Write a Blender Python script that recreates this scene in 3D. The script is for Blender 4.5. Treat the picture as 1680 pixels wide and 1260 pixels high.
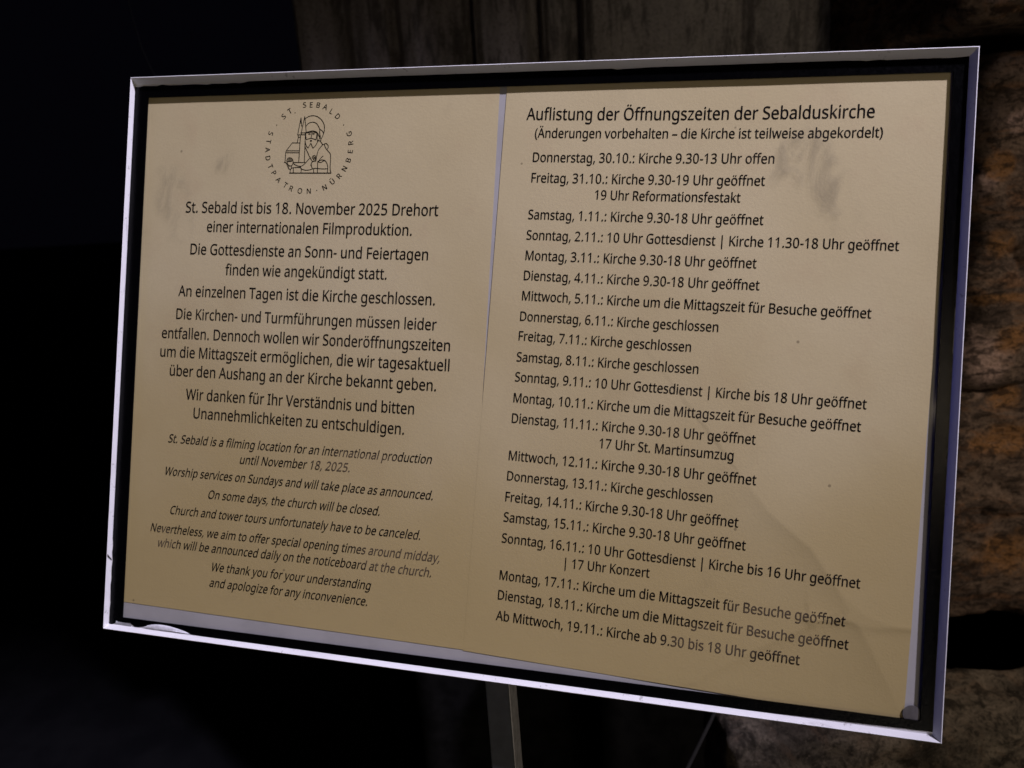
# Night-time close-up of a framed church notice on a stand, in front of rough sandstone masonry.
import bpy, bmesh, math, random
from mathutils import Vector, Matrix, noise
from mathutils.geometry import tessellate_polygon

for _o in list(bpy.data.objects):
    bpy.data.objects.remove(_o)
scene = bpy.context.scene
COL = scene.collection
random.seed(7)
MM = 0.001

W, H = 0.45, 0.32447
CAM_M = [[0.998135, 0.061049, 0.0, 0.0], [-0.015801, 0.258336, -0.965926, 0.0], [-0.058968, 0.964124, 0.258819, 1.42], [0.0, 0.0, 0.0, 1.0]]
SIGN_M = [[0.973991, 0.112974, -0.196414, -0.011679], [-0.219391, 0.253482, -0.942133, 0.366658], [-0.056649, 0.96072, 0.271674, 1.328973], [0.0, 0.0, 0.0, 1.0]]
ROWS = [
    ('L', 'g', 'St. Sebald ist bis 18. November 2025 Drehort', -187.47, 84.24, -33.93, 83.1),
    ('L', 'g', 'einer internationalen Filmproduktion.', -173.12, 73.15, -48.42, 72.25),
    ('L', 'g', 'Die Gottesdienste an Sonn- und Feiertagen', -183.07, 59.92, -38.43, 59.0),
    ('L', 'g', 'finden wie angekündigt statt.', -159.92, 48.4, -61.55, 48.01),
    ('L', 'g', 'An einzelnen Tagen ist die Kirche geschlossen.', -189.59, 35.43, -33.18, 34.71),
    ('L', 'g', 'Die Kirchen- und Turmführungen müssen leider', -190.2, 22.08, -31.52, 21.21),
    ('L', 'g', 'entfallen. Dennoch wollen wir Sonderöffnungszeiten', -199.1, 10.62, -23.4, 10.24),
    ('L', 'g', 'um die Mittagszeit ermöglichen, die wir tagesaktuell', -199.53, -0.32, -23.16, -0.52),
    ('L', 'g', 'über den Aushang an der Kirche bekannt geben.', -192.61, -11.15, -30.03, -11.64),
    ('L', 'g', 'Wir danken für Ihr Verständnis und bitten', -181.31, -24.51, -41.83, -24.92),
    ('L', 'g', 'Unannehmlichkeiten zu entschuldigen.', -175.74, -35.15, -46.9, -36.27),
    ('L', 'e', 'St. Sebald is a filming location for an international production', -191.4, -50.21, -30.79, -51.09),
    ('L', 'e', 'until November 18, 2025.', -144.73, -59.36, -77.47, -59.06),
    ('L', 'e', 'Worship services on Sundays and will take place as announced.', -193.01, -69.4, -28.81, -70.5),
    ('L', 'e', 'On some days, the church will be closed.', -163.88, -80.87, -58.67, -81.58),
    ('L', 'e', 'Church and tower tours unfortunately have to be canceled.', -188.07, -91.84, -34.66, -92.57),
    ('L', 'e', 'Nevertheless, we aim to offer special opening times around midday,', -200.17, -103.06, -23.24, -103.67),
    ('L', 'e', 'which will be announced daily on the noticeboard at the church.', -195.34, -111.6, -27.49, -112.12),
    ('L', 'e', 'We thank you for your understanding', -159.66, -122.27, -62.0, -122.73),
    ('L', 'e', 'and apologize for any inconvenience.', -160.09, -131.44, -63.19, -131.7),
    ('R', 'h', 'Auflistung der Öffnungszeiten der Sebalduskirche', 11.99, 134.1, 182.54, 131.64),
    ('R', 'p', '(Änderungen vorbehalten – die Kirche ist teilweise abgekordelt)', 17.0, 124.62, 186.66, 122.07),
    ('R', 'r', 'Donnerstag, 30.10.: Kirche 9.30-13 Uhr offen', 16.6, 111.88, 137.68, 109.93),
    ('R', 'r', 'Freitag, 31.10.: Kirche 9.30-19 Uhr geöffnet', 16.39, 101.09, 133.81, 98.99),
    ('R', 'r', '19 Uhr Reformationsfestakt', 50.2, 92.16, 122.63, 90.67),
    ('R', 'r', 'Samstag, 1.11.: Kirche 9.30-18 Uhr geöffnet', 15.69, 81.71, 134.11, 79.56),
    ('R', 'r', 'Sonntag, 2.11.: 10 Uhr Gottesdienst | Kirche 11.30-18 Uhr geöffnet', 15.34, 70.9, 196.57, 67.69),
    ('R', 'r', 'Montag, 3.11.: Kirche 9.30-18 Uhr geöffnet', 15.39, 60.12, 131.93, 58.03),
    ('R', 'r', 'Dienstag, 4.11.: Kirche 9.30-18 Uhr geöffnet', 15.04, 49.56, 133.89, 47.2),
    ('R', 'r', 'Mittwoch, 5.11.: Kirche um die Mittagszeit für Besuche geöffnet', 14.66, 38.86, 185.86, 35.0),
    ('R', 'r', 'Donnerstag, 6.11.: Kirche geschlossen', 14.18, 28.03, 115.29, 25.84),
    ('R', 'r', 'Freitag, 7.11.: Kirche geschlossen', 13.95, 17.64, 102.55, 15.34),
    ('R', 'r', 'Samstag, 8.11.: Kirche geschlossen', 13.49, 6.54, 106.72, 4.44),
    ('R', 'r', 'Sonntag, 9.11.: 10 Uhr Gottesdienst | Kirche bis 18 Uhr geöffnet', 13.13, -4.06, 185.96, -8.75),
    ('R', 'r', 'Montag, 10.11.: Kirche um die Mittagszeit für Besuche geöffnet', 12.9, -15.17, 183.97, -19.72),
    ('R', 'r', 'Dienstag, 11.11.: Kirche 9.30-18 Uhr geöffnet', 12.56, -26.03, 135.95, -29.19),
    ('R', 'r', '17 Uhr St. Martinsumzug', 59.26, -36.12, 125.83, -37.81),
    ('R', 'r', 'Mittwoch, 12.11.: Kirche 9.30-18 Uhr geöffnet', 11.99, -45.79, 137.2, -49.16),
    ('R', 'r', 'Donnerstag, 13.11.: Kirche geschlossen', 11.64, -56.54, 116.85, -59.54),
    ('R', 'r', 'Freitag, 14.11.: Kirche 9.30-18 Uhr geöffnet', 11.31, -67.69, 129.88, -70.85),
    ('R', 'r', 'Samstag, 15.11.: Kirche 9.30-18 Uhr geöffnet', 10.93, -78.46, 133.96, -81.89),
    ('R', 'r', 'Sonntag, 16.11.: 10 Uhr Gottesdienst | Kirche bis 16 Uhr geöffnet', 10.57, -89.61, 187.28, -94.85),
    ('R', 'r', '| 17 Uhr Konzert', 44.71, -99.48, 88.05, -100.26),
    ('R', 'r', 'Montag, 17.11.: Kirche um die Mittagszeit für Besuche geöffnet', 10.39, -109.31, 181.49, -113.82),
    ('R', 'r', 'Dienstag, 18.11.: Kirche um die Mittagszeit für Besuche geöffnet', 10.03, -119.87, 183.59, -124.95),
    ('R', 'r', 'Ab Mittwoch, 19.11.: Kirche ab 9.30 bis 18 Uhr geöffnet', 9.52, -130.9, 161.91, -135.27),
]
EMBLEM = [
    ('c', [(-114.68, 137.58), (-112.54, 138.67), (-109.97, 138.98), (-107.35, 138.32), (-105.0, 136.63), (-103.43, 134.37), (-102.82, 131.97), (-103.06, 129.3), (-103.78, 127.23), (-104.54, 125.9)]),
    ('c', [(-114.02, 133.23), (-112.96, 134.5), (-111.7, 135.13), (-110.09, 135.34), (-108.45, 134.91), (-107.27, 134.0), (-106.39, 132.64), (-105.6, 131.19)]),
    ('c', [(-105.6, 131.19), (-104.51, 130.67), (-103.66, 129.76), (-103.22, 128.86)]),
    ('c', [(-105.6, 131.19), (-105.65, 129.64), (-105.44, 128.3), (-105.06, 127.25)]),
    ('c', [(-113.98, 129.55), (-112.38, 130.0), (-110.14, 130.44), (-108.18, 130.04), (-107.01, 129.31), (-106.14, 128.01), (-105.27, 126.8), (-104.66, 125.81), (-104.76, 124.56)]),
    ('c', [(-113.64, 129.3), (-111.88, 129.63), (-110.43, 129.84)]),
    ('c', [(-109.72, 129.89), (-108.48, 129.57), (-107.16, 129.07)]),
    ('c', [(-110.17, 129.72), (-110.46, 127.93), (-110.72, 126.29)]),
    ('l', [(-111.82, 128.67), (-111.59, 128.46)]),
    ('l', [(-109.46, 128.69), (-109.19, 128.48)]),
    ('c', [(-112.38, 128.68), (-111.74, 128.91), (-111.14, 128.66)]),
    ('c', [(-109.86, 128.76), (-109.35, 128.96), (-108.75, 128.68)]),
    ('c', [(-114.16, 129.19), (-113.93, 127.39), (-113.5, 125.59)]),
    ('c', [(-113.5, 125.59), (-112.16, 125.99), (-110.72, 126.32), (-109.25, 125.94), (-107.74, 125.44)]),
    ('c', [(-107.23, 129.07), (-107.32, 127.28), (-107.74, 125.44)]),
    ('c', [(-106.79, 128.17), (-107.0, 126.09), (-106.51, 124.29)]),
    ('c', [(-106.05, 127.56), (-105.47, 126.51), (-106.1, 125.03)]),
    ('l', [(-106.54, 124.88), (-104.76, 124.68)]),
    ('c', [(-111.08, 125.13), (-110.62, 124.98), (-110.17, 125.12)]),
    ('c', [(-110.93, 124.71), (-110.6, 124.59), (-110.21, 124.7)]),
    ('c', [(-114.15, 124.4), (-113.68, 122.9), (-113.06, 121.69), (-112.14, 120.84)]),
    ('l', [(-112.14, 120.84), (-110.67, 123.51)]),
    ('l', [(-110.67, 123.51), (-109.22, 120.74)]),
    ('c', [(-109.22, 120.74), (-108.05, 121.77), (-107.16, 123.1), (-106.53, 124.59)]),
    ('l', [(-117.47, 137.94), (-118.96, 128.37)]),
    ('l', [(-117.47, 137.94), (-116.71, 133.13)]),
    ('l', [(-117.45, 137.64), (-117.66, 134.95)]),
    ('l', [(-119.06, 128.37), (-117.03, 128.34)]),
    ('l', [(-118.65, 128.13), (-118.52, 127.01), (-118.94, 124.02)]),
    ('l', [(-118.46, 127.01), (-117.28, 126.99)]),
    ('l', [(-115.22, 138.55), (-116.84, 129.48)]),
    ('l', [(-115.22, 138.55), (-113.76, 129.63)]),
    ('l', [(-115.24, 138.19), (-115.65, 136.26)]),
    ('l', [(-115.17, 138.19), (-114.81, 136.39)]),
    ('l', [(-117.16, 129.48), (-113.71, 129.42)]),
    ('l', [(-117.1, 128.4), (-113.91, 128.35)]),
    ('l', [(-116.77, 129.47), (-116.71, 128.39)]),
    ('l', [(-114.36, 129.43), (-114.37, 128.36)]),
    ('l', [(-117.1, 128.4), (-117.31, 123.85), (-117.47, 112.75)]),
    ('l', [(-114.24, 128.35), (-114.18, 123.8), (-114.02, 112.72)]),
    ('l', [(-122.07, 123.85), (-117.17, 123.78)]),
    ('l', [(-122.07, 123.85), (-125.43, 119.51), (-125.78, 118.55), (-125.86, 112.98)]),
    ('l', [(-125.43, 119.45), (-117.38, 119.35)]),
    ('l', [(-125.7, 118.37), (-117.39, 118.27)]),
    ('l', [(-121.0, 112.78), (-113.63, 112.72)]),
    ('c', [(-124.75, 114.32), (-124.27, 115.16), (-123.14, 115.45), (-121.91, 115.05), (-121.13, 113.99), (-120.98, 112.48), (-121.56, 111.1), (-122.99, 110.94), (-124.16, 111.91), (-124.69, 113.27), (-124.75, 114.32)]),
    ('l', [(-124.2, 114.98), (-123.85, 113.47)]),
    ('l', [(-123.43, 115.33), (-123.14, 113.58)]),
    ('l', [(-122.58, 115.26), (-122.42, 113.58)]),
    ('l', [(-121.77, 114.83), (-121.76, 113.51)]),
    ('l', [(-124.43, 113.26), (-121.76, 113.51)]),
    ('c', [(-126.39, 112.98), (-125.18, 112.52), (-124.17, 110.86), (-123.36, 109.25), (-122.36, 108.95)]),
    ('c', [(-123.18, 110.82), (-123.67, 110.1), (-123.29, 109.25)]),
    ('l', [(-121.69, 111.11), (-121.8, 109.48)]),
    ('c', [(-120.98, 112.48), (-119.15, 111.27), (-116.83, 110.59), (-114.91, 111.08), (-113.05, 112.71), (-110.85, 115.14)]),
    ('c', [(-122.44, 106.9), (-122.33, 108.43), (-121.54, 109.6), (-119.08, 109.91), (-116.53, 109.89), (-115.71, 109.14), (-115.71, 106.86)]),
    ('l', [(-120.56, 109.62), (-120.41, 106.89)]),
    ('l', [(-116.44, 110.58), (-115.85, 109.29)]),
    ('c', [(-115.71, 109.08), (-113.13, 108.37), (-110.87, 108.51), (-108.96, 109.03), (-107.69, 109.38), (-105.75, 109.25), (-102.52, 109.04), (-99.64, 109.14)]),
    ('l', [(-122.83, 106.9), (-97.52, 106.75)]),
    ('l', [(-122.82, 106.72), (-97.51, 106.57)]),
    ('l', [(-114.13, 121.7), (-111.13, 116.13), (-109.06, 113.21)]),
    ('c', [(-103.27, 122.69), (-104.94, 120.93), (-106.2, 118.62), (-106.7, 115.94), (-107.01, 113.55)]),
    ('c', [(-105.16, 124.86), (-104.23, 123.72), (-103.27, 122.69), (-101.54, 123.26), (-100.3, 122.29), (-100.03, 120.98), (-100.61, 119.89)]),
    ('c', [(-102.44, 122.74), (-101.7, 121.06), (-100.19, 119.14), (-98.55, 117.28), (-98.23, 113.77), (-98.24, 109.31), (-97.52, 106.75)]),
    ('c', [(-108.28, 116.61), (-109.16, 116.2), (-109.25, 115.37), (-108.24, 114.7), (-107.3, 115.2), (-107.42, 116.18), (-108.28, 116.61)]),
    ('l', [(-108.57, 114.76), (-107.91, 113.41)]),
    ('l', [(-107.37, 115.35), (-107.26, 113.26)]),
    ('l', [(-108.63, 115.84), (-107.76, 115.35)]),
    ('c', [(-107.91, 113.32), (-109.19, 113.13), (-109.71, 112.08), (-109.5, 110.59), (-108.83, 109.03)]),
    ('c', [(-109.17, 112.83), (-110.0, 111.49), (-109.57, 110.74)]),
    ('l', [(-105.9, 113.24), (-105.8, 106.8)]),
    ('l', [(-108.13, 109.14), (-108.0, 106.81)]),
    ('c', [(-105.83, 113.12), (-104.08, 114.0), (-101.82, 113.8), (-100.45, 112.3), (-99.7, 110.21), (-99.76, 106.76)]),
    ('c', [(-105.51, 113.09), (-104.44, 114.78), (-102.85, 116.25)]),
    ('c', [(-105.44, 113.0), (-104.0, 112.63), (-102.76, 113.36), (-101.87, 113.56)]),
]
RING = [('S', -128.16, 138.96, 1), ('T', -124.57, 141.89, 1), ('.', -121.77, 141.99, 1), ('S', -115.67, 145.17, 1), ('E', -111.6, 145.13, 1), ('B', -107.3, 144.86, 1), ('A', -102.97, 143.72, 1), ('L', -99.04, 141.14, 1), ('D', -95.29, 138.25, 1), ('S', -135.67, 129.39, -1), ('T', -136.75, 124.95, -1), ('A', -137.09, 120.17, -1), ('D', -136.58, 115.37, -1), ('T', -134.81, 110.68, -1), ('P', -132.38, 106.92, -1), ('A', -129.28, 103.06, -1), ('T', -124.93, 100.03, -1), ('R', -121.24, 98.06, -1), ('O', -115.83, 96.74, -1), ('N', -110.39, 96.62, -1), ('N', -100.95, 98.62, -1), ('Ü', -96.47, 101.85, -1), ('R', -92.59, 105.06, -1), ('N', -89.64, 109.08, -1), ('B', -87.59, 113.8, -1), ('E', -86.71, 118.63, -1), ('R', -86.69, 123.46, -1), ('G', -87.82, 128.42, -1), ('·', -105.54, 97.0, 1), ('·', -132.21, 134.11, 1), ('·', -91.44, 133.43, 1)]
RING_C = (-111.87, 120.63)
MASK_IN = [(-215.02, 151.32), (215.7, 151.83), (216.48, -154.1), (-214.69, -155.21)]
MASK_OUT = [(-224.06, 159.12), (221.83, 159.05), (221.98, -159.05), (-222.43, -157.2)]
CREASE = [(129.69, -44.96), (143.54, -61.96), (164.18, -78.02), (183.58, -105.59), (197.07, -130.38), (207.51, -150.85)]
FOLD = [(164.55, -113.12), (185.21, -110.7), (196.17, -112.35), (213.54, -111.73)]
FOLD2 = [(167.42, -114.57), (141.28, -130.33), (113.03, -149.81)]

# ------------------------------------------------------------------ camera, world, lamps, exposure
SM = Matrix(SIGN_M)                       # sign space (x right, y up, z towards viewer) -> world


def s2w(x, y, z):
    return SM @ Vector((x, y, z))


cam_d = bpy.data.cameras.new('camera')
cam = bpy.data.objects.new('camera', cam_d)
COL.objects.link(cam)
cam.matrix_world = Matrix(CAM_M)
cam_d.sensor_width = 36.0
cam_d.lens = 1180.0 / 1680.0 * 36.0
cam_d.clip_start = 0.02
cam_d.clip_end = 200.0
cam_d.dof.use_dof = True
cam_d.dof.focus_distance = 0.378
cam_d.dof.aperture_fstop = 10.5
scene.camera = cam

world = bpy.data.worlds.new('World')
scene.world = world
world.use_nodes = True
bg = world.node_tree.nodes['Background']
bg.inputs[0].default_value = (0.55, 0.5, 1.0, 1.0)
bg.inputs[1].default_value = 0.0017

scene.view_settings.view_transform = 'Standard'
scene.view_settings.look = 'None'
scene.view_settings.exposure = 0.0
scene.view_settings.gamma = 1.0
scene.view_settings.use_curve_mapping = False


def aim(o, target):
    d = (target - o.location).normalized()
    o.rotation_euler = d.to_track_quat('-Z', 'Y').to_euler()


def lamp(name, kind, sign_dir, dist, power, color, target=(0, 0, 0), **kw):
    ld = bpy.data.lights.new(name, kind)
    ld.energy = power
    ld.color = color
    for k, v in kw.items():
        setattr(ld, k, v)
    o = bpy.data.objects.new(name, ld)
    COL.objects.link(o)
    v = Vector(sign_dir).normalized() * dist
    o.location = s2w(target[0] + v.x, target[1] + v.y, target[2] + v.z)
    aim(o, s2w(*target))
    return o


lamp('street_lamp', 'SPOT', (0.60, 0.70, 0.35), 2.6, 455.0, (0.84, 0.78, 1.0), target=(-0.15, 0.06, 0),
     spot_size=math.radians(30), spot_blend=1.0, shadow_soft_size=0.07)
lamp('low_fill', 'AREA', (0.45, -0.60, 0.66), 3.2, 14.0, (1.0, 0.87, 0.68), shape='DISK', size=1.4)  # added fill light from below, no source seen there
lamp('warm_lamp', 'SPOT', (0.348, -0.006, 0.94), 1.9, 6.5, (1.0, 0.80, 0.56), target=(0.2195, -0.012, 0),
     spot_size=math.radians(50), spot_blend=0.8, shadow_soft_size=0.022)
fill_spot = lamp('stone_fill', 'SPOT', (0, 0, 1), 1.0, 52.0, (1.0, 0.82, 0.66), spot_size=math.radians(25), spot_blend=0.7, shadow_soft_size=0.05)  # added light that only brightens the stone, no source seen
fill_spot.location = (1.5, -0.3, 2.6)
aim(fill_spot, Vector((0.70, 0.66, 1.19)))
lamp('blue_lamp', 'SPOT', (-0.955, 0.04, 0.28), 1.3, 4.6, (0.10, 0.14, 1.0), target=(0.22, 0, 0), spot_size=math.radians(19),
     spot_blend=0.5, shadow_soft_size=0.12)


# ------------------------------------------------------------------ helpers
def link(o, parent=None):
    COL.objects.link(o)
    if parent is not None:
        o.parent = parent
    return o


def tag(o, label=None, cat=None, group=None, kind=None):
    if label:
        o['label'] = label
    if cat:
        o['category'] = cat
    if group:
        o['group'] = group
    if kind:
        o['kind'] = kind
    return o


def empty(name, matrix, label, cat, group=None):
    o = bpy.data.objects.new(name, None)
    o.empty_display_size = 0.05
    COL.objects.link(o)
    o.matrix_world = matrix
    return tag(o, label, cat, group)


def mesh_obj(name, verts, faces, mat, parent=None, smooth=False):
    me = bpy.data.meshes.new(name)
    me.from_pydata([tuple(v) for v in verts], [], faces)
    me.validate()
    me.update()
    me.materials.append(mat)
    if smooth:
        me.polygons.foreach_set('use_smooth', [True] * len(me.polygons))
    return link(bpy.data.objects.new(name, me), parent)


def bm_obj(name, bm, mat, parent=None, smooth=False):
    bmesh.ops.recalc_face_normals(bm, faces=bm.faces[:])
    me = bpy.data.meshes.new(name)
    bm.to_mesh(me)
    bm.free()
    me.materials.append(mat)
    if smooth:
        me.polygons.foreach_set('use_smooth', [True] * len(me.polygons))
    return link(bpy.data.objects.new(name, me), parent)


class NT:
    def __init__(self, name):
        self.mat = bpy.data.materials.new(name)
        self.mat.use_nodes = True
        self.t = self.mat.node_tree
        self.t.nodes.clear()
        self.out = self.t.nodes.new('ShaderNodeOutputMaterial')
        self.co = self.t.nodes.new('ShaderNodeTexCoord').outputs['Object']

    def n(self, typ, **kw):
        x = self.t.nodes.new('ShaderNode' + typ)
        for k, v in kw.items():
            setattr(x, k, v)
        return x

    def l(self, a, b):
        self.t.links.new(a, b)

    def val(self, sock, v):
        if hasattr(v, 'is_linked') or hasattr(v, 'links'):
            self.l(v, sock)
        else:
            sock.default_value = v

    def noise(self, scale, detail=4, rough=0.55, co=None, dist=0.0):
        x = self.n('TexNoise')
        x.inputs['Scale'].default_value = scale
        x.inputs['Detail'].default_value = detail
        x.inputs['Roughness'].default_value = rough
        x.inputs['Distortion'].default_value = dist
        self.l(co or self.co, x.inputs['Vector'])
        return x.outputs['Fac']

    def ramp(self, v, a, b, lo=0.0, hi=1.0):
        x = self.n('MapRange', clamp=True)
        x.interpolation_type = 'SMOOTHSTEP'
        self.l(v, x.inputs[0])
        x.inputs[1].default_value, x.inputs[2].default_value = a, b
        x.inputs[3].default_value, x.inputs[4].default_value = lo, hi
        return x.outputs[0]

    def math(self, op, a, b=0.0):
        x = self.n('Math', operation=op)
        self.val(x.inputs[0], a)
        self.val(x.inputs[1], b)
        return x.outputs[0]

    def mix(self, fac, a, b):
        x = self.n('Mix', data_type='RGBA')
        self.val(x.inputs[0], fac)
        self.val(x.inputs[6], a if hasattr(a, 'links') else (*a, 1.0))
        self.val(x.inputs[7], b if hasattr(b, 'links') else (*b, 1.0))
        return x.outputs[2]

    def map(self, loc=(0, 0, 0), scale=(1, 1, 1), rot=(0, 0, 0), co=None):
        x = self.n('Mapping')
        x.inputs['Location'].default_value = loc
        x.inputs['Scale'].default_value = scale
        x.inputs['Rotation'].default_value = rot
        self.l(co or self.co, x.inputs['Vector'])
        return x.outputs[0]

    def blob(self, centre, radius, wobble=0.5, nscale=20.0, stretch=(1, 1, 1), rotz=0.0):
        """soft irregular patch at a place on the thing"""
        sub = self.n('VectorMath', operation='SUBTRACT')
        self.l(self.co, sub.inputs[0])
        sub.inputs[1].default_value = centre
        r = self.n('VectorRotate', rotation_type='Z_AXIS')
        self.l(sub.outputs[0], r.inputs['Vector'])
        r.inputs['Angle'].default_value = -rotz
        m = self.n('VectorMath', operation='MULTIPLY')
        self.l(r.outputs[0], m.inputs[0])
        m.inputs[1].default_value = tuple(1.0 / (radius * s) for s in stretch)
        ln = self.n('VectorMath', operation='LENGTH')
        self.l(m.outputs[0], ln.inputs[0])
        nz = self.noise(nscale, 5, 0.6)
        d = self.math('ADD', ln.outputs['Value'], self.math('MULTIPLY', self.math('SUBTRACT', nz, 0.5), 2 * wobble))
        return self.ramp(d, 0.55, 1.15, 1.0, 0.0)

    def bsdf(self, color, rough=0.6, metal=0.0, spec=0.5, bump=None, bump_d=0.001, bump_s=1.0):
        b = self.n('BsdfPrincipled')
        self.val(b.inputs['Base Color'], color if hasattr(color, 'links') else (*color, 1.0))
        self.val(b.inputs['Roughness'], rough)
        b.inputs['Metallic'].default_value = metal
        b.inputs['Specular IOR Level'].default_value = spec
        if bump is not None:
            bp = self.n('Bump')
            bp.inputs['Strength'].default_value = bump_s
            bp.inputs['Distance'].default_value = bump_d
            self.l(bump, bp.inputs['Height'])
            self.l(bp.outputs[0], b.inputs['Normal'])
        return b.outputs[0]

    def done(self, shader):
        self.l(shader, self.out.inputs['Surface'])
        return self.mat


# ------------------------------------------------------------------ materials
def m_paper():
    t = NT('aged_paper')
    fine = t.noise(900, 3, 0.6)
    big = t.noise(9, 3, 0.5)
    mid = t.noise(45, 4, 0.6)
    c = t.mix(t.ramp(big, 0.3, 0.7), (0.585, 0.495, 0.275), (0.645, 0.555, 0.325))
    c = t.mix(t.ramp(mid, 0.52, 0.75, 0.0, 0.30), c, (0.55, 0.43, 0.25))
    # paper grows yellower and darker towards its foot
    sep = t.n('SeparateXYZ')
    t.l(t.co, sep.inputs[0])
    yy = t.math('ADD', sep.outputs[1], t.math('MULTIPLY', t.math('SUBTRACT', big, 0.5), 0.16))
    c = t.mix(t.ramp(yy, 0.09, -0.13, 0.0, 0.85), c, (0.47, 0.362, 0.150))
    c = t.mix(t.ramp(fine, 0.35, 0.65, 0.0, 0.10), c, (0.45, 0.36, 0.22))
    spk = t.n('TexVoronoi')
    spk.inputs['Scale'].default_value = 38
    t.l(t.co, spk.inputs['Vector'])
    c = t.mix(t.ramp(spk.outputs['Distance'], 0.022, 0.034, 0.55, 0.0), c, (0.12, 0.09, 0.05))
    h = t.math('ADD', t.math('MULTIPLY', fine, 0.35), t.math('MULTIPLY', mid, 0.65))
    return t.done(t.bsdf(c, 0.75, spec=0.2, bump=h, bump_d=0.00035, bump_s=0.5))


def m_ink():
    t = NT('black_ink')
    w_ = t.ramp(t.noise(14, 3, 0.6), 0.50, 0.78)
    c = t.mix(w_, (0.006, 0.005, 0.006), (0.035, 0.028, 0.022))
    # print paled in patches: pane haze over lifted paper, put into the ink colour
    for ce, rad, st in (((0.150, -0.118, 0), 0.020, (1.5, 0.8, 9)), ((0.120, -0.131, 0), 0.018, (1.5, 0.6, 9)), ((-0.045, -0.105, 0), 0.018, (1.6, 0.8, 9)),
                        ((-0.07, -0.055, 0), 0.014, (2.2, 0.6, 9)), ((-0.192, -0.108, 0), 0.010, (1, 0.8, 9))):
        c = t.mix(t.math('MULTIPLY', t.blob(ce, rad, 0.5, 60, st), 0.75), c, (0.15, 0.115, 0.075))
    return t.done(t.bsdf(c, 0.8, spec=0.04))


def m_white():
    t = NT('white_powder_coat')
    g = t.noise(35, 4, 0.6)
    c = t.mix(t.ramp(g, 0.45, 0.8, 0, 0.35), (0.70, 0.70, 0.70), (0.50, 0.50, 0.51))
    s = t.noise(240, 3, 0.7)
    c = t.mix(t.ramp(s, 0.62, 0.72, 0, 0.6), c, (0.25, 0.24, 0.23))
    c = t.mix(t.ramp(t.noise(90, 5, 0.75, co=t.map(scale=(0.25, 0.25, 1))), 0.60, 0.70, 0, 0.4), c, (0.33, 0.32, 0.33))
    return t.done(t.bsdf(c, 0.42, spec=0.4, bump=t.noise(1400, 2, 0.5), bump_d=0.0001, bump_s=0.4))


def m_backing():
    t = NT('white_backing_card')
    c = t.mix(t.ramp(t.noise(30, 4), 0.4, 0.7), (0.46, 0.45, 0.44), (0.40, 0.39, 0.38))
    return t.done(t.bsdf(c, 0.7, spec=0.2))


def m_mask():
    t = NT('black_gasket')
    sc = t.noise(700, 5, 0.75, co=t.map(scale=(1, 0.6, 1)))
    r = t.ramp(sc, 0.3, 0.7, 0.15, 0.26)
    return t.done(t.bsdf((0.0012, 0.0012, 0.0015), r, spec=0.12, bump=sc, bump_d=0.0004, bump_s=0.25))


def m_glass():
    t = NT('acrylic_pane')
    tr = t.n('BsdfTransparent')
    gl = t.n('BsdfGlossy')
    gl.inputs['Roughness'].default_value = 0.035
    lw = t.n('LayerWeight')
    lw.inputs['Blend'].default_value = 0.5
    fr = t.math('ADD', 0.035, t.math('MULTIPLY', t.math('POWER', lw.outputs['Facing'], 5.0), 0.9))
    mx = t.n('MixShader')
    t.l(fr, mx.inputs[0])
    t.l(tr.outputs[0], mx.inputs[1])
    t.l(gl.outputs[0], mx.inputs[2])
    # greasy smears and dirt left on the pane
    stre = t.noise(70, 5, 0.7, co=t.map(scale=(1, 0.45, 1), rot=(0, 0, 0.6)), dist=1.2)
    sm = t.blob((0.160, 0.104, 0), 0.016, 0.9, 55, (0.75, 1.9, 9), 0.62)
    sm = t.math('MAXIMUM', sm, t.blob((0.147, 0.116, 0), 0.011, 0.8, 60, (0.7, 1.6, 9), -0.6))
    sm = t.math('MAXIMUM', sm, t.blob((-0.193, 0.089, 0), 0.014, 0.9, 60, (0.9, 1.6, 9), 0.3))
    sm = t.math('MAXIMUM', sm, t.blob((-0.1615, 0.1132, 0), 0.006, 0.9, 120, (1.2, 1.0, 9), 0.3))
    sm = t.math('MULTIPLY', sm, t.ramp(stre, 0.42, 0.64, 0.0, 0.19))
    ov = t.math('MULTIPLY', t.ramp(t.noise(22, 5, 0.65, dist=0.8), 0.58, 0.8), 0.05)
    dirt = t.math('MAXIMUM', sm, ov)
    df = t.n('BsdfDiffuse')
    df.inputs['Color'].default_value = (0.10, 0.09, 0.085, 1)
    m2 = t.n('MixShader')
    t.l(dirt, m2.inputs[0])
    t.l(mx.outputs[0], m2.inputs[1])
    t.l(df.outputs[0], m2.inputs[2])
    return t.done(m2.outputs[0])


def m_plain(name, col, rough=0.5, metal=0.0, spec=0.5, nscale=60, var=0.25, bump=0.0):
    t = NT(name)
    nz = t.noise(nscale, 4, 0.6)
    c = t.mix(t.ramp(nz, 0.35, 0.7), col, tuple(x * (1 - var) for x in col))
    return t.done(t.bsdf(c, rough, metal, spec, bump=nz if bump else None, bump_d=bump or 0.001))


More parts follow.
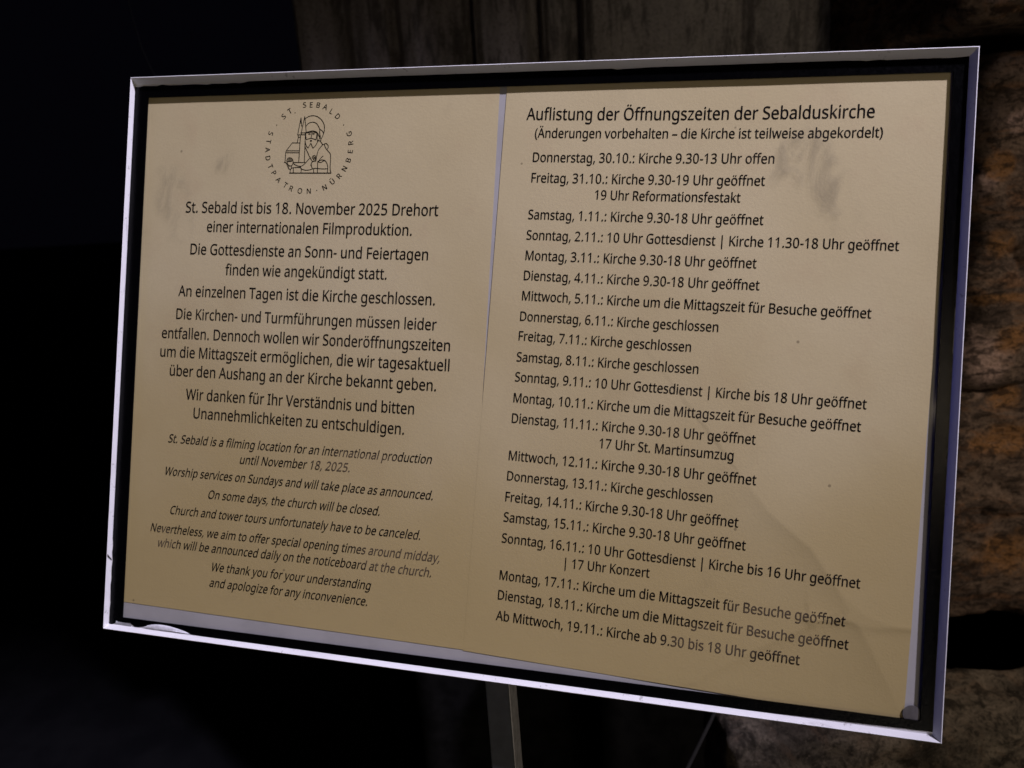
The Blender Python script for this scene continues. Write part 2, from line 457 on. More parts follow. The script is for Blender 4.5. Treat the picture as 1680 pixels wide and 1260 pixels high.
def m_stone(name, base, light, patches=(), fine=0.0022, warm=0.5, layer=2.2, rust=(0.38, 0.18, 0.08)):
    t = NT(name)
    lay = t.map(scale=(1, 1, layer), rot=(0, 0.22, 0))
    n1 = t.noise(13, 7, 0.68, co=lay, dist=0.6)
    n2 = t.noise(55, 6, 0.7, co=lay, dist=0.4)
    n3 = t.noise(300, 4, 0.8)
    n4 = t.noise(19, 6, 0.7, co=t.map(loc=(3.1, 1.7, 0.4), scale=(1, 1, layer * 1.2), rot=(0, -0.35, 0)), dist=1.4)
    c = t.mix(t.ramp(n1, 0.38, 0.64), base, light)
    c = t.mix(t.ramp(n4, 0.50, 0.66, 0, warm), c, rust)
    for centre, rad, col, st in patches:
        c = t.mix(t.math('MULTIPLY', t.blob(centre, rad, 1.0, 30, st), t.ramp(n2, 0.34, 0.55, 0.25, 1.0)), c, col)
    c = t.mix(t.ramp(n2, 0.47, 0.62, 0, 0.82), c, tuple(x * 0.30 for x in base))
    c = t.mix(t.ramp(n3, 0.50, 0.66, 0, 0.75), c, tuple(x * 0.35 for x in base))
    c = t.mix(t.ramp(n3, 0.42, 0.28, 0, 0.6), c, tuple(min(1, x * 1.6) for x in light))
    h = t.math('ADD', t.math('MULTIPLY', n2, 0.7), t.math('MULTIPLY', n3, 0.30))
    return t.done(t.bsdf(c, 0.92, spec=0.12, bump=h, bump_d=fine, bump_s=1.0))


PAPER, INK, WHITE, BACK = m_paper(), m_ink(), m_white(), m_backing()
MASKM, GLASS = m_mask(), m_glass()
SEAL = m_plain('white_sealant', (0.74, 0.74, 0.78), 0.35, nscale=300, var=0.2)
TAPE = m_plain('grey_tape_scrap', (0.30, 0.30, 0.31), 0.4, nscale=250, var=0.4)
DIRT = m_plain('black_dirt', (0.015, 0.014, 0.014), 0.8, nscale=250)
POST = m_plain('dark_grey_paint', (0.115, 0.125, 0.15), 0.55, nscale=120, var=0.2)
LIT_SIDE = m_plain('post_side_light', (0.90, 0.90, 0.95), 0.45, 0.0, nscale=180, var=0.3)  # pale colour stands for light falling on the post's right side
CABLE = m_plain('dark_cable', (0.004, 0.004, 0.0045), 0.8, spec=0.04)
ROD = m_plain('dull_steel_wire', (0.02, 0.019, 0.017), 0.8, spec=0.05)
PAD = m_plain('grey_pad', (0.13, 0.12, 0.12), 0.6, nscale=200)

# ------------------------------------------------------------------ lettering: outlines of each letter, 714 units = capital height
GLYPHS = {
' ': (260, ''),
'(': (300, '40,274 42,328 47,382 61,460 84,535 115,606 141,651 187,714 270,714 227,649 209,615 192,580 164,507 145,431 138,392 130,315 129,275 131,224 136,173 151,97 165,47 192,-24 214,-71 240,-115 269,-158 187,-158 141,-96 115,-52 84,18 61,92 47,169 42,221'),
')': (300, '260,274 258,221 253,169 239,92 216,18 185,-52 159,-96 113,-158 31,-158 60,-115 86,-71 108,-24 135,47 149,97 164,173 169,224 171,275 169,327 164,379 155,431 135,507 108,580 86,627 60,672 30,714 113,714 159,651 185,606 216,535 239,460 253,382 258,328'),
',': (268, '192,105 159,2 106,-129 41,-129 70,-4 91,116 185,116'),
'-': (322, '40,229 40,307 282,307 282,229'),
'.': (268, '72,54 74,76 85,100 103,114 125,121 141,121 157,117 177,106 188,94 195,66 194,32 183,8 164,-7 141,-14 125,-14 110,-10 90,2 76,23'),
'0': (572, '523,358 522,302 517,250 510,203 500,160 486,121 468,87 448,58 436,46 409,24 379,7 344,-4 306,-9 259,-9 235,-5 191,10 171,21 136,50 107,88 94,110 84,134 67,189 60,219 52,285 50,396 59,498 72,556 81,582 91,606 116,648 148,682 166,695 186,706 232,720 285,725 335,720 380,706 400,695 418,682 450,648 464,628 488,582 497,556 511,498 520,432|137,358 141,268 151,195 157,174 170,138 188,109 198,97 210,88 236,73 251,69 285,65 302,66 334,73 347,79 371,97 391,122 400,137 414,174 419,194 430,268 434,358 430,448 419,520 400,577 391,592 371,617 347,636 334,642 319,646 285,650 251,646 236,642 210,627 198,617 188,606 171,577 163,560 151,520 141,448'),
'1': (572, '355,0 269,0 269,517 273,622 211,567 135,505 89,564 282,714 355,714'),
'2': (572, '520,0 48,0 48,73 269,297 338,372 358,400 382,440 393,468 400,513 400,548 397,565 385,595 377,608 354,628 340,635 310,646 293,648 258,649 211,641 183,631 157,617 103,581 56,640 106,677 153,700 204,716 260,724 318,721 356,714 373,708 405,693 433,673 455,649 464,635 473,621 484,589 490,553 491,534 485,480 475,446 460,413 429,364 390,316 326,249 159,84 159,80 520,80'),
'3': (572, '493,547 491,516 485,489 475,464 453,432 434,415 412,400 374,383 345,376 345,372 397,362 420,353 458,332 486,303 504,267 514,226 515,203 512,163 502,126 495,109 475,77 463,63 433,37 397,17 352,2 301,-7 223,-10 153,-4 121,2 90,10 45,29 45,111 92,91 125,81 176,70 210,65 273,65 325,73 346,81 365,90 381,101 404,130 418,164 423,205 420,233 417,246 407,268 391,286 359,308 331,318 281,328 243,331 154,331 154,406 243,406 294,414 335,429 357,443 375,461 389,481 398,503 403,541 402,558 394,587 379,611 356,630 327,643 292,649 248,649 215,645 174,634 138,617 93,590 49,650 76,669 108,686 143,702 183,714 248,723 308,723 340,718 370,711 396,702 419,689 438,674 455,657 469,638 479,617 487,595 491,572'),
'4': (572, '552,162 448,162 448,0 363,0 363,162 21,162 21,237 357,718 448,718 448,241 552,241|363,466 368,624 364,624 348,590 328,557 107,241 363,241'),
'5': (572, '275,438 343,432 364,427 402,413 419,404 450,383 475,356 485,341 495,325 508,290 512,270 515,228 511,181 501,138 493,119 472,83 459,68 428,40 391,18 371,10 326,-3 275,-9 195,-7 129,4 100,12 74,23 63,29 63,112 89,98 118,87 184,71 249,65 283,67 314,72 341,81 366,95 395,121 410,144 415,157 424,202 424,241 414,281 395,313 382,326 366,338 326,355 276,363 236,364 205,362 124,349 80,377 107,714 465,714 465,634 182,634 165,427 221,435'),
'6': (572, '55,305 61,407 71,466 80,504 100,558 118,591 139,621 164,649 193,672 226,692 264,708 285,714 331,721 382,724 437,721 470,715 470,640 437,648 399,652 362,651 321,646 302,642 269,629 240,612 216,591 188,552 168,507 158,474 151,439 143,363 149,363 166,386 180,400 212,423 254,439 290,446 338,446 358,444 394,436 411,429 441,412 468,390 490,363 499,347 513,313 522,274 525,230 522,183 513,140 497,102 476,69 463,54 435,29 401,10 363,-3 321,-9 281,-9 249,-5 203,9 175,24 149,43 125,67 105,95 87,128 73,165 63,207 57,254|297,64 336,68 354,74 385,92 399,104 411,119 421,136 428,156 434,178 438,230 434,272 429,291 423,308 403,338 391,350 360,368 322,377 300,378 270,376 243,369 218,358 187,336 170,319 158,299 146,268 144,247 148,203 157,171 171,142 189,114 213,92 240,75 273,66'),
'7': (572, '136,0 429,634 44,634 44,714 523,714 523,646 233,0'),
'8': (572, '285,724 325,722 362,715 411,697 439,680 462,659 480,634 487,620 496,588 499,553 497,526 486,489 467,458 441,430 410,406 363,378 405,356 443,330 465,312 485,291 500,269 512,244 520,216 522,185 519,147 509,112 493,81 483,68 458,43 428,23 411,14 374,1 333,-7 288,-10 239,-7 196,0 157,13 140,21 111,41 98,52 76,78 61,109 52,143 49,182 51,213 58,242 69,267 85,290 103,311 124,329 159,353 197,373 153,402 124,427 101,456 88,477 76,513 72,554 75,589 84,620 91,634 110,659 133,680 161,697 192,710 227,719|135,181 136,164 144,133 161,106 172,94 201,75 219,69 261,61 286,60 309,61 350,69 384,84 397,94 419,120 426,134 435,166 436,184 434,206 428,227 417,245 395,271 376,286 342,307 270,337 242,324 206,303 186,288 170,272 150,246 142,226 137,205|284,653 266,652 234,646 206,635 193,626 183,617 167,594 162,581 158,550 160,527 166,506 175,488 189,472 204,458 223,445 289,412 322,428 351,445 383,472 395,488 405,507 410,527 412,550 408,581 403,594 388,617 377,626 365,635 336,646 320,650'),
'9': (572, '520,409 514,308 504,248 495,210 475,156 457,123 436,93 411,65 382,41 348,22 310,6 289,0 243,-7 192,-10 137,-7 102,0 102,75 136,67 175,62 213,63 254,68 272,72 305,85 334,102 358,123 387,161 407,206 417,239 424,275 431,350 425,350 394,314 362,291 320,275 283,268 235,268 198,273 180,278 147,292 133,302 106,324 95,336 75,366 61,400 53,439 50,483 53,531 63,574 78,612 89,629 113,660 142,685 175,704 214,717 255,723 295,723 327,719 373,704 401,689 427,670 450,646 470,618 488,585 501,548 512,506 518,460|278,650 258,649 222,640 205,632 176,609 164,594 155,577 147,557 141,535 137,484 141,441 145,422 152,405 171,375 197,354 213,346 252,337 274,336 305,338 332,345 357,355 379,370 397,386 417,415 426,436 431,467 427,510 418,542 405,572 386,600 363,622 335,639 302,648'),
':': (268, '72,54 74,76 85,100 103,114 125,121 141,121 157,117 177,106 188,94 195,66 194,32 183,8 164,-7 141,-14 125,-14 110,-10 90,2 76,23|72,482 77,514 85,529 103,543 125,550 141,550 157,546 177,535 183,529 191,514 195,494 194,460 183,436 164,421 141,414 125,414 110,418 90,430 76,451'),
'A': (639, '545,0 459,221 176,221 91,0 0,0 279,717 360,717 638,0|352,517 318,624 287,517 206,301 432,301'),
'B': (650, '301,714 383,710 451,696 479,687 503,674 524,660 542,642 555,620 564,596 570,568 572,537 568,497 556,462 537,433 510,408 477,390 436,379 436,374 479,364 517,348 550,325 575,294 587,268 591,254 595,221 595,182 588,143 575,108 566,92 543,65 515,42 498,32 461,16 420,6 373,1 97,0 97,714|319,410 374,413 396,417 432,430 455,450 470,476 478,508 478,546 469,578 450,602 437,611 404,626 384,631 334,636 187,637 187,410|187,335 187,76 331,76 388,80 432,92 449,102 463,113 474,126 484,140 496,173 499,191 500,222 496,246 489,266 477,285 461,301 428,319 383,331 324,335'),
'C': (632, '403,645 349,640 316,631 271,610 233,580 202,542 179,495 164,440 158,400 156,357 159,301 163,275 175,226 193,183 205,164 232,131 248,117 284,93 305,85 327,78 375,70 418,69 462,73 519,83 573,97 573,19 519,3 476,-5 408,-10 354,-9 289,1 260,10 232,21 207,35 184,51 143,89 126,112 97,163 86,191 70,253 62,321 61,358 63,410 77,483 92,528 111,568 123,587 149,622 165,638 198,665 236,688 257,698 302,712 326,717 377,723 422,724 458,721 527,709 573,694 601,682 565,606 518,625 478,637 449,642'),
'D': (730, '669,364 664,288 649,221 638,191 624,163 609,137 591,113 570,92 548,73 524,56 468,28 405,10 371,5 296,0 97,0 97,714 317,714 386,710 448,696 504,674 529,660 553,643 593,604 626,556 639,530 658,470 664,436|574,361 570,421 566,447 552,496 531,536 504,570 488,584 450,607 430,617 384,630 332,636 187,637 187,77 284,77 330,79 373,85 411,95 445,109 475,127 501,148 524,174 542,204 556,237 566,275 572,316'),
'E': (556, '496,0 97,0 97,714 496,714 496,635 187,635 187,412 478,412 478,334 187,334 187,79 496,79'),
'F': (519, '187,0 97,0 97,714 496,714 496,635 187,635 187,382 477,382 477,303 187,303'),
'G': (728, '407,377 654,377 654,27 576,6 496,-6 403,-10 333,-5 271,10 242,21 216,34 169,68 131,111 100,161 79,220 65,285 61,357 62,393 72,461 92,523 121,577 159,624 205,662 260,692 290,704 357,719 431,724 508,719 579,705 644,682 610,604 555,624 509,637 476,642 426,645 372,641 347,636 323,629 280,610 243,583 212,550 198,531 177,488 169,465 159,414 156,386 156,329 162,277 174,229 193,185 204,166 233,132 250,117 290,93 312,84 364,72 393,69 439,68 480,70 525,77 564,85 564,297 407,297'),
'I': (339, '298,0 40,0 40,52 124,71 124,642 40,662 40,714 298,714 298,662 214,642 214,71 298,52'),
'K': (619, '619,0 513,0 260,341 187,277 187,0 97,0 97,714 187,714 187,362 503,714 608,714 325,403'),
'L': (524, '97,0 97,714 187,714 187,80 499,80 499,0'),
'M': (907, '412,0 177,626 173,626 180,471 180,0 97,0 97,714 230,714 450,129 454,129 678,714 810,714 810,0 721,0 721,462 728,625 724,625 486,0'),
'N': (760, '663,0 558,0 176,593 172,593 180,423 180,0 97,0 97,714 201,714 582,123 586,123 579,289 579,714 663,714'),
'O': (781, '720,358 718,304 711,254 691,186 662,126 636,91 622,75 590,48 572,36 533,16 512,8 490,2 443,-7 364,-9 337,-7 289,2 266,8 225,26 206,37 172,62 156,76 129,108 117,126 97,165 75,231 63,305 62,395 70,462 77,493 97,551 125,602 162,644 206,679 232,693 260,705 290,713 356,724 427,724 490,714 520,705 547,693 595,663 636,625 669,578 694,523 711,462 719,394|156,358 159,301 167,249 181,203 201,163 227,130 258,103 277,92 318,77 365,69 417,69 465,77 506,92 540,115 568,145 591,182 608,225 619,274 625,358 623,401 619,442 611,478 600,512 586,542 569,569 549,593 524,612 497,627 465,637 431,644 392,646 341,642 297,631 277,622 242,599 213,570 190,533 181,512 173,490 162,442'),
'P': (605, '286,714 331,712 371,708 407,700 439,690 467,676 490,659 510,639 526,617 538,593 547,566 552,536 554,489 550,461 544,433 528,393 502,358 468,327 422,303 365,286 320,280 187,278 187,0 97,0 97,714|278,637 187,637 187,355 302,357 339,361 372,369 399,381 422,397 439,416 451,440 460,483 460,522 450,560 441,576 430,591 417,603 401,613 360,629 308,636'),
'R': (622, '294,714 375,708 420,698 440,691 459,683 491,663 516,638 535,608 547,573 551,554 554,511 552,475 539,429 518,392 490,363 457,342 411,320 607,0 502,0 329,295 187,295 187,0 97,0 97,714|289,636 187,636 187,371 322,372 369,380 389,386 421,405 433,418 451,448 460,486 460,522 453,561 436,591 419,606 386,623 343,633'),
'S': (549, '502,191 501,170 494,132 488,114 471,82 460,68 433,43 401,23 363,7 342,1 297,-7 247,-10 208,-9 159,-5 114,3 76,14 51,24 51,110 107,90 177,74 251,68 300,71 340,82 362,93 380,106 399,131 407,150 411,172 412,194 405,225 391,250 377,265 357,280 318,300 215,342 163,366 142,380 114,403 86,438 71,468 63,502 60,542 63,578 67,595 80,626 99,652 124,675 138,685 169,702 206,714 245,722 288,724 344,721 396,713 443,700 485,684 457,607 391,630 332,642 286,645 258,644 233,639 211,632 185,616 166,595 155,570 151,541 155,508 161,489 172,473 194,451 215,438 255,418 382,365 427,338 452,318 479,284 492,257 499,226'),
'T': (556, '323,0 233,0 233,635 10,635 10,714 545,714 545,635 323,635'),
'U': (731, '640,252 637,204 627,160 610,118 599,99 586,82 556,50 518,24 497,14 449,-1 422,-6 362,-10 319,-8 280,-2 245,8 213,22 184,40 159,62 138,88 121,116 107,147 98,180 92,216 90,254 90,714 180,714 181,223 192,174 201,152 212,133 226,116 243,101 263,89 285,80 310,73 367,68 426,74 458,84 485,100 508,119 517,131 532,156 546,201 550,234 551,714 640,714'),
'V': (600, '600,714 345,0 255,0 0,714 94,714 265,227 286,157 300,100 318,175 345,258 505,714'),
'W': (930, '917,714 727,0 636,0 497,468 461,609 453,566 434,488 292,0 201,0 12,714 106,714 223,255 240,174 251,108 264,185 287,276 415,714 508,714 646,257 665,181 678,108 686,160 700,228 823,714'),
'a': (561, '288,545 319,544 373,534 396,526 416,515 433,502 447,486 459,468 468,446 475,422 480,365 480,0 416,0 399,76 395,76 372,49 347,27 321,11 302,2 281,-4 243,-9 199,-10 169,-6 128,7 94,29 68,59 56,85 48,115 46,149 48,175 53,198 62,220 74,239 90,257 109,272 132,286 159,297 189,306 223,313 261,318 394,323 393,376 387,412 374,438 365,448 343,462 316,471 300,473 269,474 242,471 190,457 132,433 105,499 157,522 204,536 254,543|314,259 254,254 208,243 175,227 154,206 141,179 138,164 138,134 144,109 149,99 164,82 185,70 208,63 235,61 278,65 297,70 332,87 362,112 373,128 382,146 388,167 392,189 393,262'),
'b': (615, '173,575 168,465 173,465 190,486 211,505 250,529 265,535 300,542 339,545 371,543 401,537 429,528 455,514 478,497 499,475 518,450 533,422 545,389 553,352 558,312 559,238 553,183 548,159 532,114 512,76 486,45 471,32 438,12 401,-2 361,-9 319,-9 282,-4 250,6 223,21 200,38 173,68 166,68 148,0 85,0 85,760 173,760|324,472 289,470 259,462 234,450 214,434 206,423 192,399 183,369 175,314 173,267 177,206 181,180 196,134 205,115 218,99 233,86 252,76 274,69 298,64 326,63 349,64 370,69 389,76 406,87 421,100 433,116 453,157 460,181 465,208 469,269 465,331 460,357 444,403 433,421 421,437 406,449 388,459 369,466 348,471'),
'c': (480, '300,-10 254,-7 233,-3 192,10 156,30 139,42 110,72 86,109 77,130 63,178 56,234 56,297 63,355 78,404 100,446 127,480 159,506 177,517 217,533 260,543 320,546 385,537 419,528 447,517 420,444 364,461 313,469 270,466 255,463 227,453 215,446 194,428 185,417 169,392 154,346 146,288 146,245 150,207 163,157 184,117 193,107 214,89 226,82 252,72 282,67 313,66 340,68 376,75 438,97 438,19 410,7 378,-2 343,-8'),
'd': (615, '275,-10 243,-8 213,-2 185,7 159,21 136,38 115,59 97,85 82,113 70,146 62,183 57,223 55,267 57,311 62,351 70,388 82,421 97,450 115,475 137,497 160,515 186,528 214,538 244,544 276,546 315,543 349,535 369,528 395,513 418,495 442,467 448,467 442,541 442,760 530,760 530,0 459,0 446,72 442,72 410,37 387,19 369,9 326,-5|289,63 340,68 361,75 380,84 396,95 408,109 428,146 434,168 442,220 443,266 442,298 435,354 420,400 410,419 397,436 382,449 363,460 341,467 316,472 288,473 265,471 245,467 226,459 209,448 194,434 181,416 171,397 155,350 147,296 146,265 147,234 155,180 162,156 181,116 194,100 209,87 226,76 245,69 266,64'),
'e': (564, '292,546 314,545 356,539 393,525 426,505 454,480 466,465 486,431 495,413 506,372 512,328 513,251 146,251 152,195 159,171 168,149 179,130 192,112 208,98 226,86 246,77 268,70 317,65 380,69 434,82 489,102 489,25 448,9 408,-1 348,-9 288,-9 241,-2 219,4 178,21 160,32 126,60 99,94 78,135 63,182 56,235 55,264 58,320 68,370 75,393 95,435 107,454 135,486 167,512 186,522 225,537 269,545|291,474 271,473 235,464 219,456 191,433 170,403 162,385 156,365 148,321 421,321 417,364 411,389 402,412 389,431 365,454 344,465 319,472'),
'f': (344, '332,468 197,468 197,0 109,0 109,468 15,468 15,509 109,539 110,592 118,650 123,667 137,696 155,719 165,729 189,745 232,760 283,765 323,763 358,756 387,747 364,678 320,690 284,693 270,692 246,686 226,673 212,653 202,626 198,591 197,536 332,536'),
'g': (615, '275,546 325,541 370,526 410,501 443,465 448,465 460,536 530,536 530,-9 527,-57 518,-99 504,-136 484,-168 471,-182 442,-205 407,-222 386,-228 365,-234 317,-239 252,-239 200,-234 138,-221 97,-206 97,-125 124,-137 169,-152 239,-164 276,-167 317,-166 338,-163 374,-149 390,-139 416,-112 433,-79 442,-39 446,71 442,71 411,35 386,17 358,4 328,-5 294,-9 243,-8 212,-2 183,8 158,22 134,41 113,63 96,89 81,118 70,150 61,186 57,225 55,267 57,308 61,347 70,382 81,414 96,444 113,470 134,494 157,512 183,527 211,538 242,544|287,472 258,469 233,461 210,448 183,418 163,378 153,345 148,308 146,266 150,205 155,179 171,133 182,114 196,98 211,85 227,75 246,68 267,63 289,62 338,67 368,76 393,92 413,113 428,141 438,175 443,215 444,267 442,313 433,369 421,399 406,424 387,443 364,457 336,467'),
'h': (618, '173,537 168,462 174,462 193,487 209,502 235,519 275,535 297,541 330,545 382,543 434,531 463,517 476,508 498,487 507,475 522,446 527,429 536,371 537,0 450,0 450,343 447,383 443,400 437,415 421,440 398,458 368,468 330,472 293,469 262,462 248,456 225,441 207,422 199,410 183,368 175,317 173,0 85,0 85,760 173,760'),
'i': (258, '173,536 173,0 85,0 85,536|130,737 143,735 155,731 170,719 177,706 181,681 177,656 170,644 155,631 143,627 130,625 110,628 93,639 82,656 78,681 80,699 88,719 104,731 116,735'),
'k': (534, '172,363 168,276 172,276 236,355 407,536 510,536 293,307 525,0 419,0 233,250 172,197 172,0 85,0 85,760 172,760'),
'l': (258, '173,0 85,0 85,760 173,760'),
'm': (935, '673,546 729,541 752,534 774,525 793,514 809,499 823,482 834,462 843,439 849,412 853,382 854,349 854,0 767,0 767,345 764,384 760,400 749,428 740,440 720,458 692,468 658,472 611,467 591,461 574,452 559,441 546,427 528,392 521,372 517,349 513,296 513,0 426,0 426,345 421,395 414,415 405,433 386,453 370,462 350,468 316,472 283,469 254,462 242,456 221,441 197,410 182,369 175,318 173,0 85,0 85,536 156,536 169,463 174,463 193,489 208,503 232,521 260,534 290,542 321,546 352,545 389,540 421,531 449,516 471,496 489,471 496,456 501,456 511,471 533,496 560,516 574,524 622,540'),
'n': (618, '343,546 402,541 427,534 450,525 470,514 488,499 503,482 515,462 525,439 532,412 536,382 537,349 537,0 450,0 450,343 447,383 443,400 437,415 421,440 398,458 368,468 330,472 302,471 277,466 255,460 236,450 220,437 207,422 197,404 182,361 174,308 173,0 85,0 85,536 156,536 169,463 174,463 202,496 218,509 246,526 288,540 309,544'),
'o': (605, '551,269 547,206 533,150 512,103 483,63 447,31 405,8 355,-5 320,-9 284,-9 234,-2 188,15 148,41 114,75 87,118 68,168 57,226 56,298 62,351 76,398 96,439 108,457 137,489 171,513 211,532 255,542 279,545 328,545 373,538 414,523 450,502 467,489 496,457 519,419 537,375 547,325|146,269 148,229 153,192 169,145 184,118 203,97 226,80 239,74 269,66 303,63 337,66 367,74 392,88 413,107 430,131 443,159 453,192 460,248 458,310 452,346 437,392 422,418 391,447 366,461 336,469 320,471 276,470 252,466 231,458 213,448 197,434 183,418 162,377 150,328'),
'p': (615, '340,546 372,544 402,538 429,529 455,515 478,498 499,477 518,452 533,423 545,390 553,354 558,313 560,269 559,239 553,185 541,137 523,96 500,61 486,46 471,33 439,12 421,4 382,-6 326,-10 300,-7 266,1 236,14 219,24 197,42 173,68 167,68 173,-13 173,-240 85,-240 85,536 157,536 169,463 173,463 191,485 211,505 245,527 288,541|324,472 290,470 261,463 237,451 226,444 208,426 194,403 181,360 175,326 173,269 175,227 183,173 192,142 206,117 214,105 234,87 260,74 290,66 326,63 357,66 384,75 406,90 434,122 448,149 458,179 465,213 469,270 465,327 460,353 444,398 433,417 421,434 406,448 388,458 369,466 348,470'),
'r': (413, '335,546 373,544 398,540 387,459 334,466 309,465 289,460 270,453 243,437 220,416 206,400 185,360 179,337 174,312 173,0 85,0 85,536 157,536 167,438 171,438 204,484 229,508 247,521 267,531 288,540 311,544'),
's': (479, '434,148 433,131 428,100 416,73 408,61 399,50 377,30 349,14 317,2 282,-5 242,-9 168,-8 110,2 74,14 52,24 52,104 101,84 145,70 191,62 243,62 280,66 308,76 319,82 336,98 346,118 348,128 349,147 344,165 334,181 316,197 277,219 184,257 128,284 95,306 71,332 60,352 53,376 51,404 53,426 57,446 65,464 76,481 90,496 106,509 147,530 196,542 223,545 284,545 329,539 371,529 423,510 393,440 346,457 297,470 259,474 213,472 185,466 155,450 142,436 138,428 135,409 136,395 144,377 153,366 173,351 214,331 334,281 372,261 392,246 415,219 426,199 432,175'),
't': (361, '264,62 298,64 339,73 339,6 315,-2 274,-9 235,-10 209,-6 171,4 139,24 114,55 107,68 97,98 92,156 92,468 16,468 16,510 93,545 128,659 180,659 180,536 335,536 335,468 180,468 180,158 183,128 190,104 196,94 212,78 230,68 241,65'),
'u': (618, '533,536 533,0 461,0 448,71 444,71 432,53 417,38 391,19 352,2 308,-8 253,-9 215,-5 167,10 140,27 118,48 101,74 89,105 81,142 79,185 79,536 168,536 168,191 171,152 175,135 181,120 197,95 220,77 250,67 287,63 341,69 369,79 392,94 411,113 419,125 435,167 443,218 445,536'),
'v': (508, '203,0 0,536 94,536 219,188 241,119 251,78 255,78 272,137 300,220 414,536 508,536 304,0'),
'w': (786, '431,303 412,371 394,445 390,445 361,323 258,1 158,1 11,537 102,537 189,202 205,128 211,91 215,91 246,218 346,537 442,537 548,186 564,127 570,92 574,92 597,201 685,537 775,537 626,1 523,1'),
'y': (510, '1,536 95,536 221,204 245,130 256,85 260,85 306,232 415,536 510,536 279,-74 258,-121 226,-174 196,-204 160,-226 117,-238 61,-239 11,-232 11,-162 53,-167 90,-167 116,-160 138,-148 156,-130 177,-100 217,-2'),
'z': (470, '431,0 39,0 39,58 327,468 56,468 56,536 424,536 424,470 140,68 431,68'),
'|': (551, '239,760 312,760 312,-241 239,-241'),
'·': (268, '72,353 77,384 85,399 103,413 125,420 141,420 157,416 177,405 188,393 195,365 194,331 183,307 164,292 141,285 125,285 110,289 90,301 76,322'),
'Ä': (639, '545,0 459,221 176,221 91,0 0,0 279,717 360,717 638,0|352,517 318,624 287,517 206,301 432,301|178,859 180,875 188,892 202,903 225,908 248,903 262,892 268,881 272,859 268,837 262,826 248,815 225,809 202,815 188,826 181,837|366,859 368,875 375,892 389,903 412,908 435,903 449,892 455,881 459,859 455,837 449,826 435,815 412,809 394,812 379,821 369,837'),
'Ö': (781, '720,358 718,304 711,254 691,186 662,126 636,91 622,75 590,48 572,36 533,16 512,8 490,2 443,-7 364,-9 337,-7 289,2 266,8 225,26 206,37 172,62 156,76 129,108 117,126 97,165 75,231 63,305 62,395 70,462 77,493 97,551 125,602 162,644 206,679 232,693 260,705 290,713 356,724 427,724 490,714 520,705 547,693 595,663 636,625 669,578 694,523 711,462 719,394|156,358 159,301 167,249 181,203 201,163 227,130 258,103 277,92 318,77 365,69 417,69 465,77 506,92 540,115 568,145 591,182 608,225 619,274 625,358 623,401 619,442 611,478 600,512 586,542 569,569 549,593 524,612 497,627 465,637 431,644 392,646 341,642 297,631 277,622 242,599 213,570 190,533 181,512 173,490 162,442|251,859 253,875 261,892 275,903 298,908 321,903 335,892 341,881 345,859 341,837 335,826 321,815 298,809 275,815 261,826 254,837|439,859 442,881 448,892 462,903 485,908 508,903 522,892 528,881 532,859 528,837 522,826 508,815 485,809 467,812 452,821 442,837'),
'Ü': (731, '640,252 637,204 627,160 610,118 599,99 586,82 556,50 518,24 497,14 449,-1 422,-6 362,-10 319,-8 280,-2 245,8 213,22 184,40 159,62 138,88 121,116 107,147 98,180 92,216 90,254 90,714 180,714 181,223 192,174 201,152 212,133 226,116 243,101 263,89 285,80 310,73 367,68 426,74 458,84 485,100 508,119 517,131 532,156 546,201 550,234 551,714 640,714|226,859 230,881 236,892 250,903 273,908 296,903 310,892 317,881 320,859 317,837 310,826 296,815 273,809 250,815 236,826 229,837|414,859 416,875 423,892 437,903 460,908 483,903 497,892 503,881 507,859 503,837 497,826 483,815 460,809 442,812 427,821 417,837'),
'ä': (561, '288,545 319,544 373,534 396,526 416,515 433,502 447,486 459,468 468,446 475,422 480,365 480,0 416,0 399,76 395,76 372,49 347,27 321,11 302,2 281,-4 243,-9 199,-10 169,-6 128,7 94,29 68,59 56,85 48,115 46,149 48,175 53,198 62,220 74,239 90,257 109,272 132,286 159,297 189,306 223,313 261,318 394,323 393,376 387,412 374,438 365,448 343,462 316,471 300,473 269,474 242,471 190,457 132,433 105,499 157,522 204,536 254,543|314,259 254,254 208,243 175,227 154,206 141,179 138,164 138,134 144,109 149,99 164,82 185,70 208,63 235,61 278,65 297,70 332,87 362,112 373,128 382,146 388,167 392,189 393,262|141,681 144,703 151,714 165,725 188,730 211,725 225,714 231,703 235,681 233,666 225,648 211,637 188,631 165,637 151,648 143,666|329,681 331,697 338,714 352,725 375,730 398,725 412,714 418,703 422,681 420,666 412,648 398,637 375,631 357,634 342,643 332,659'),
'ö': (605, '551,269 547,206 533,150 512,103 483,63 447,31 405,8 355,-5 320,-9 284,-9 234,-2 188,15 148,41 114,75 87,118 68,168 57,226 56,298 62,351 76,398 96,439 108,457 137,489 171,513 211,532 255,542 279,545 328,545 373,538 414,523 450,502 467,489 496,457 519,419 537,375 547,325|146,269 148,229 153,192 169,145 184,118 203,97 226,80 239,74 269,66 303,63 337,66 367,74 392,88 413,107 430,131 443,159 453,192 460,248 458,310 452,346 437,392 422,418 391,447 366,461 336,469 320,471 276,470 252,466 231,458 213,448 197,434 183,418 162,377 150,328|163,681 167,703 173,714 187,725 210,730 233,725 247,714 255,697 257,681 255,666 247,648 233,637 210,631 187,637 173,648 165,666|351,681 354,703 360,714 374,725 397,730 420,725 434,714 441,703 444,681 441,659 434,648 420,637 397,631 379,634 365,643 354,659'),
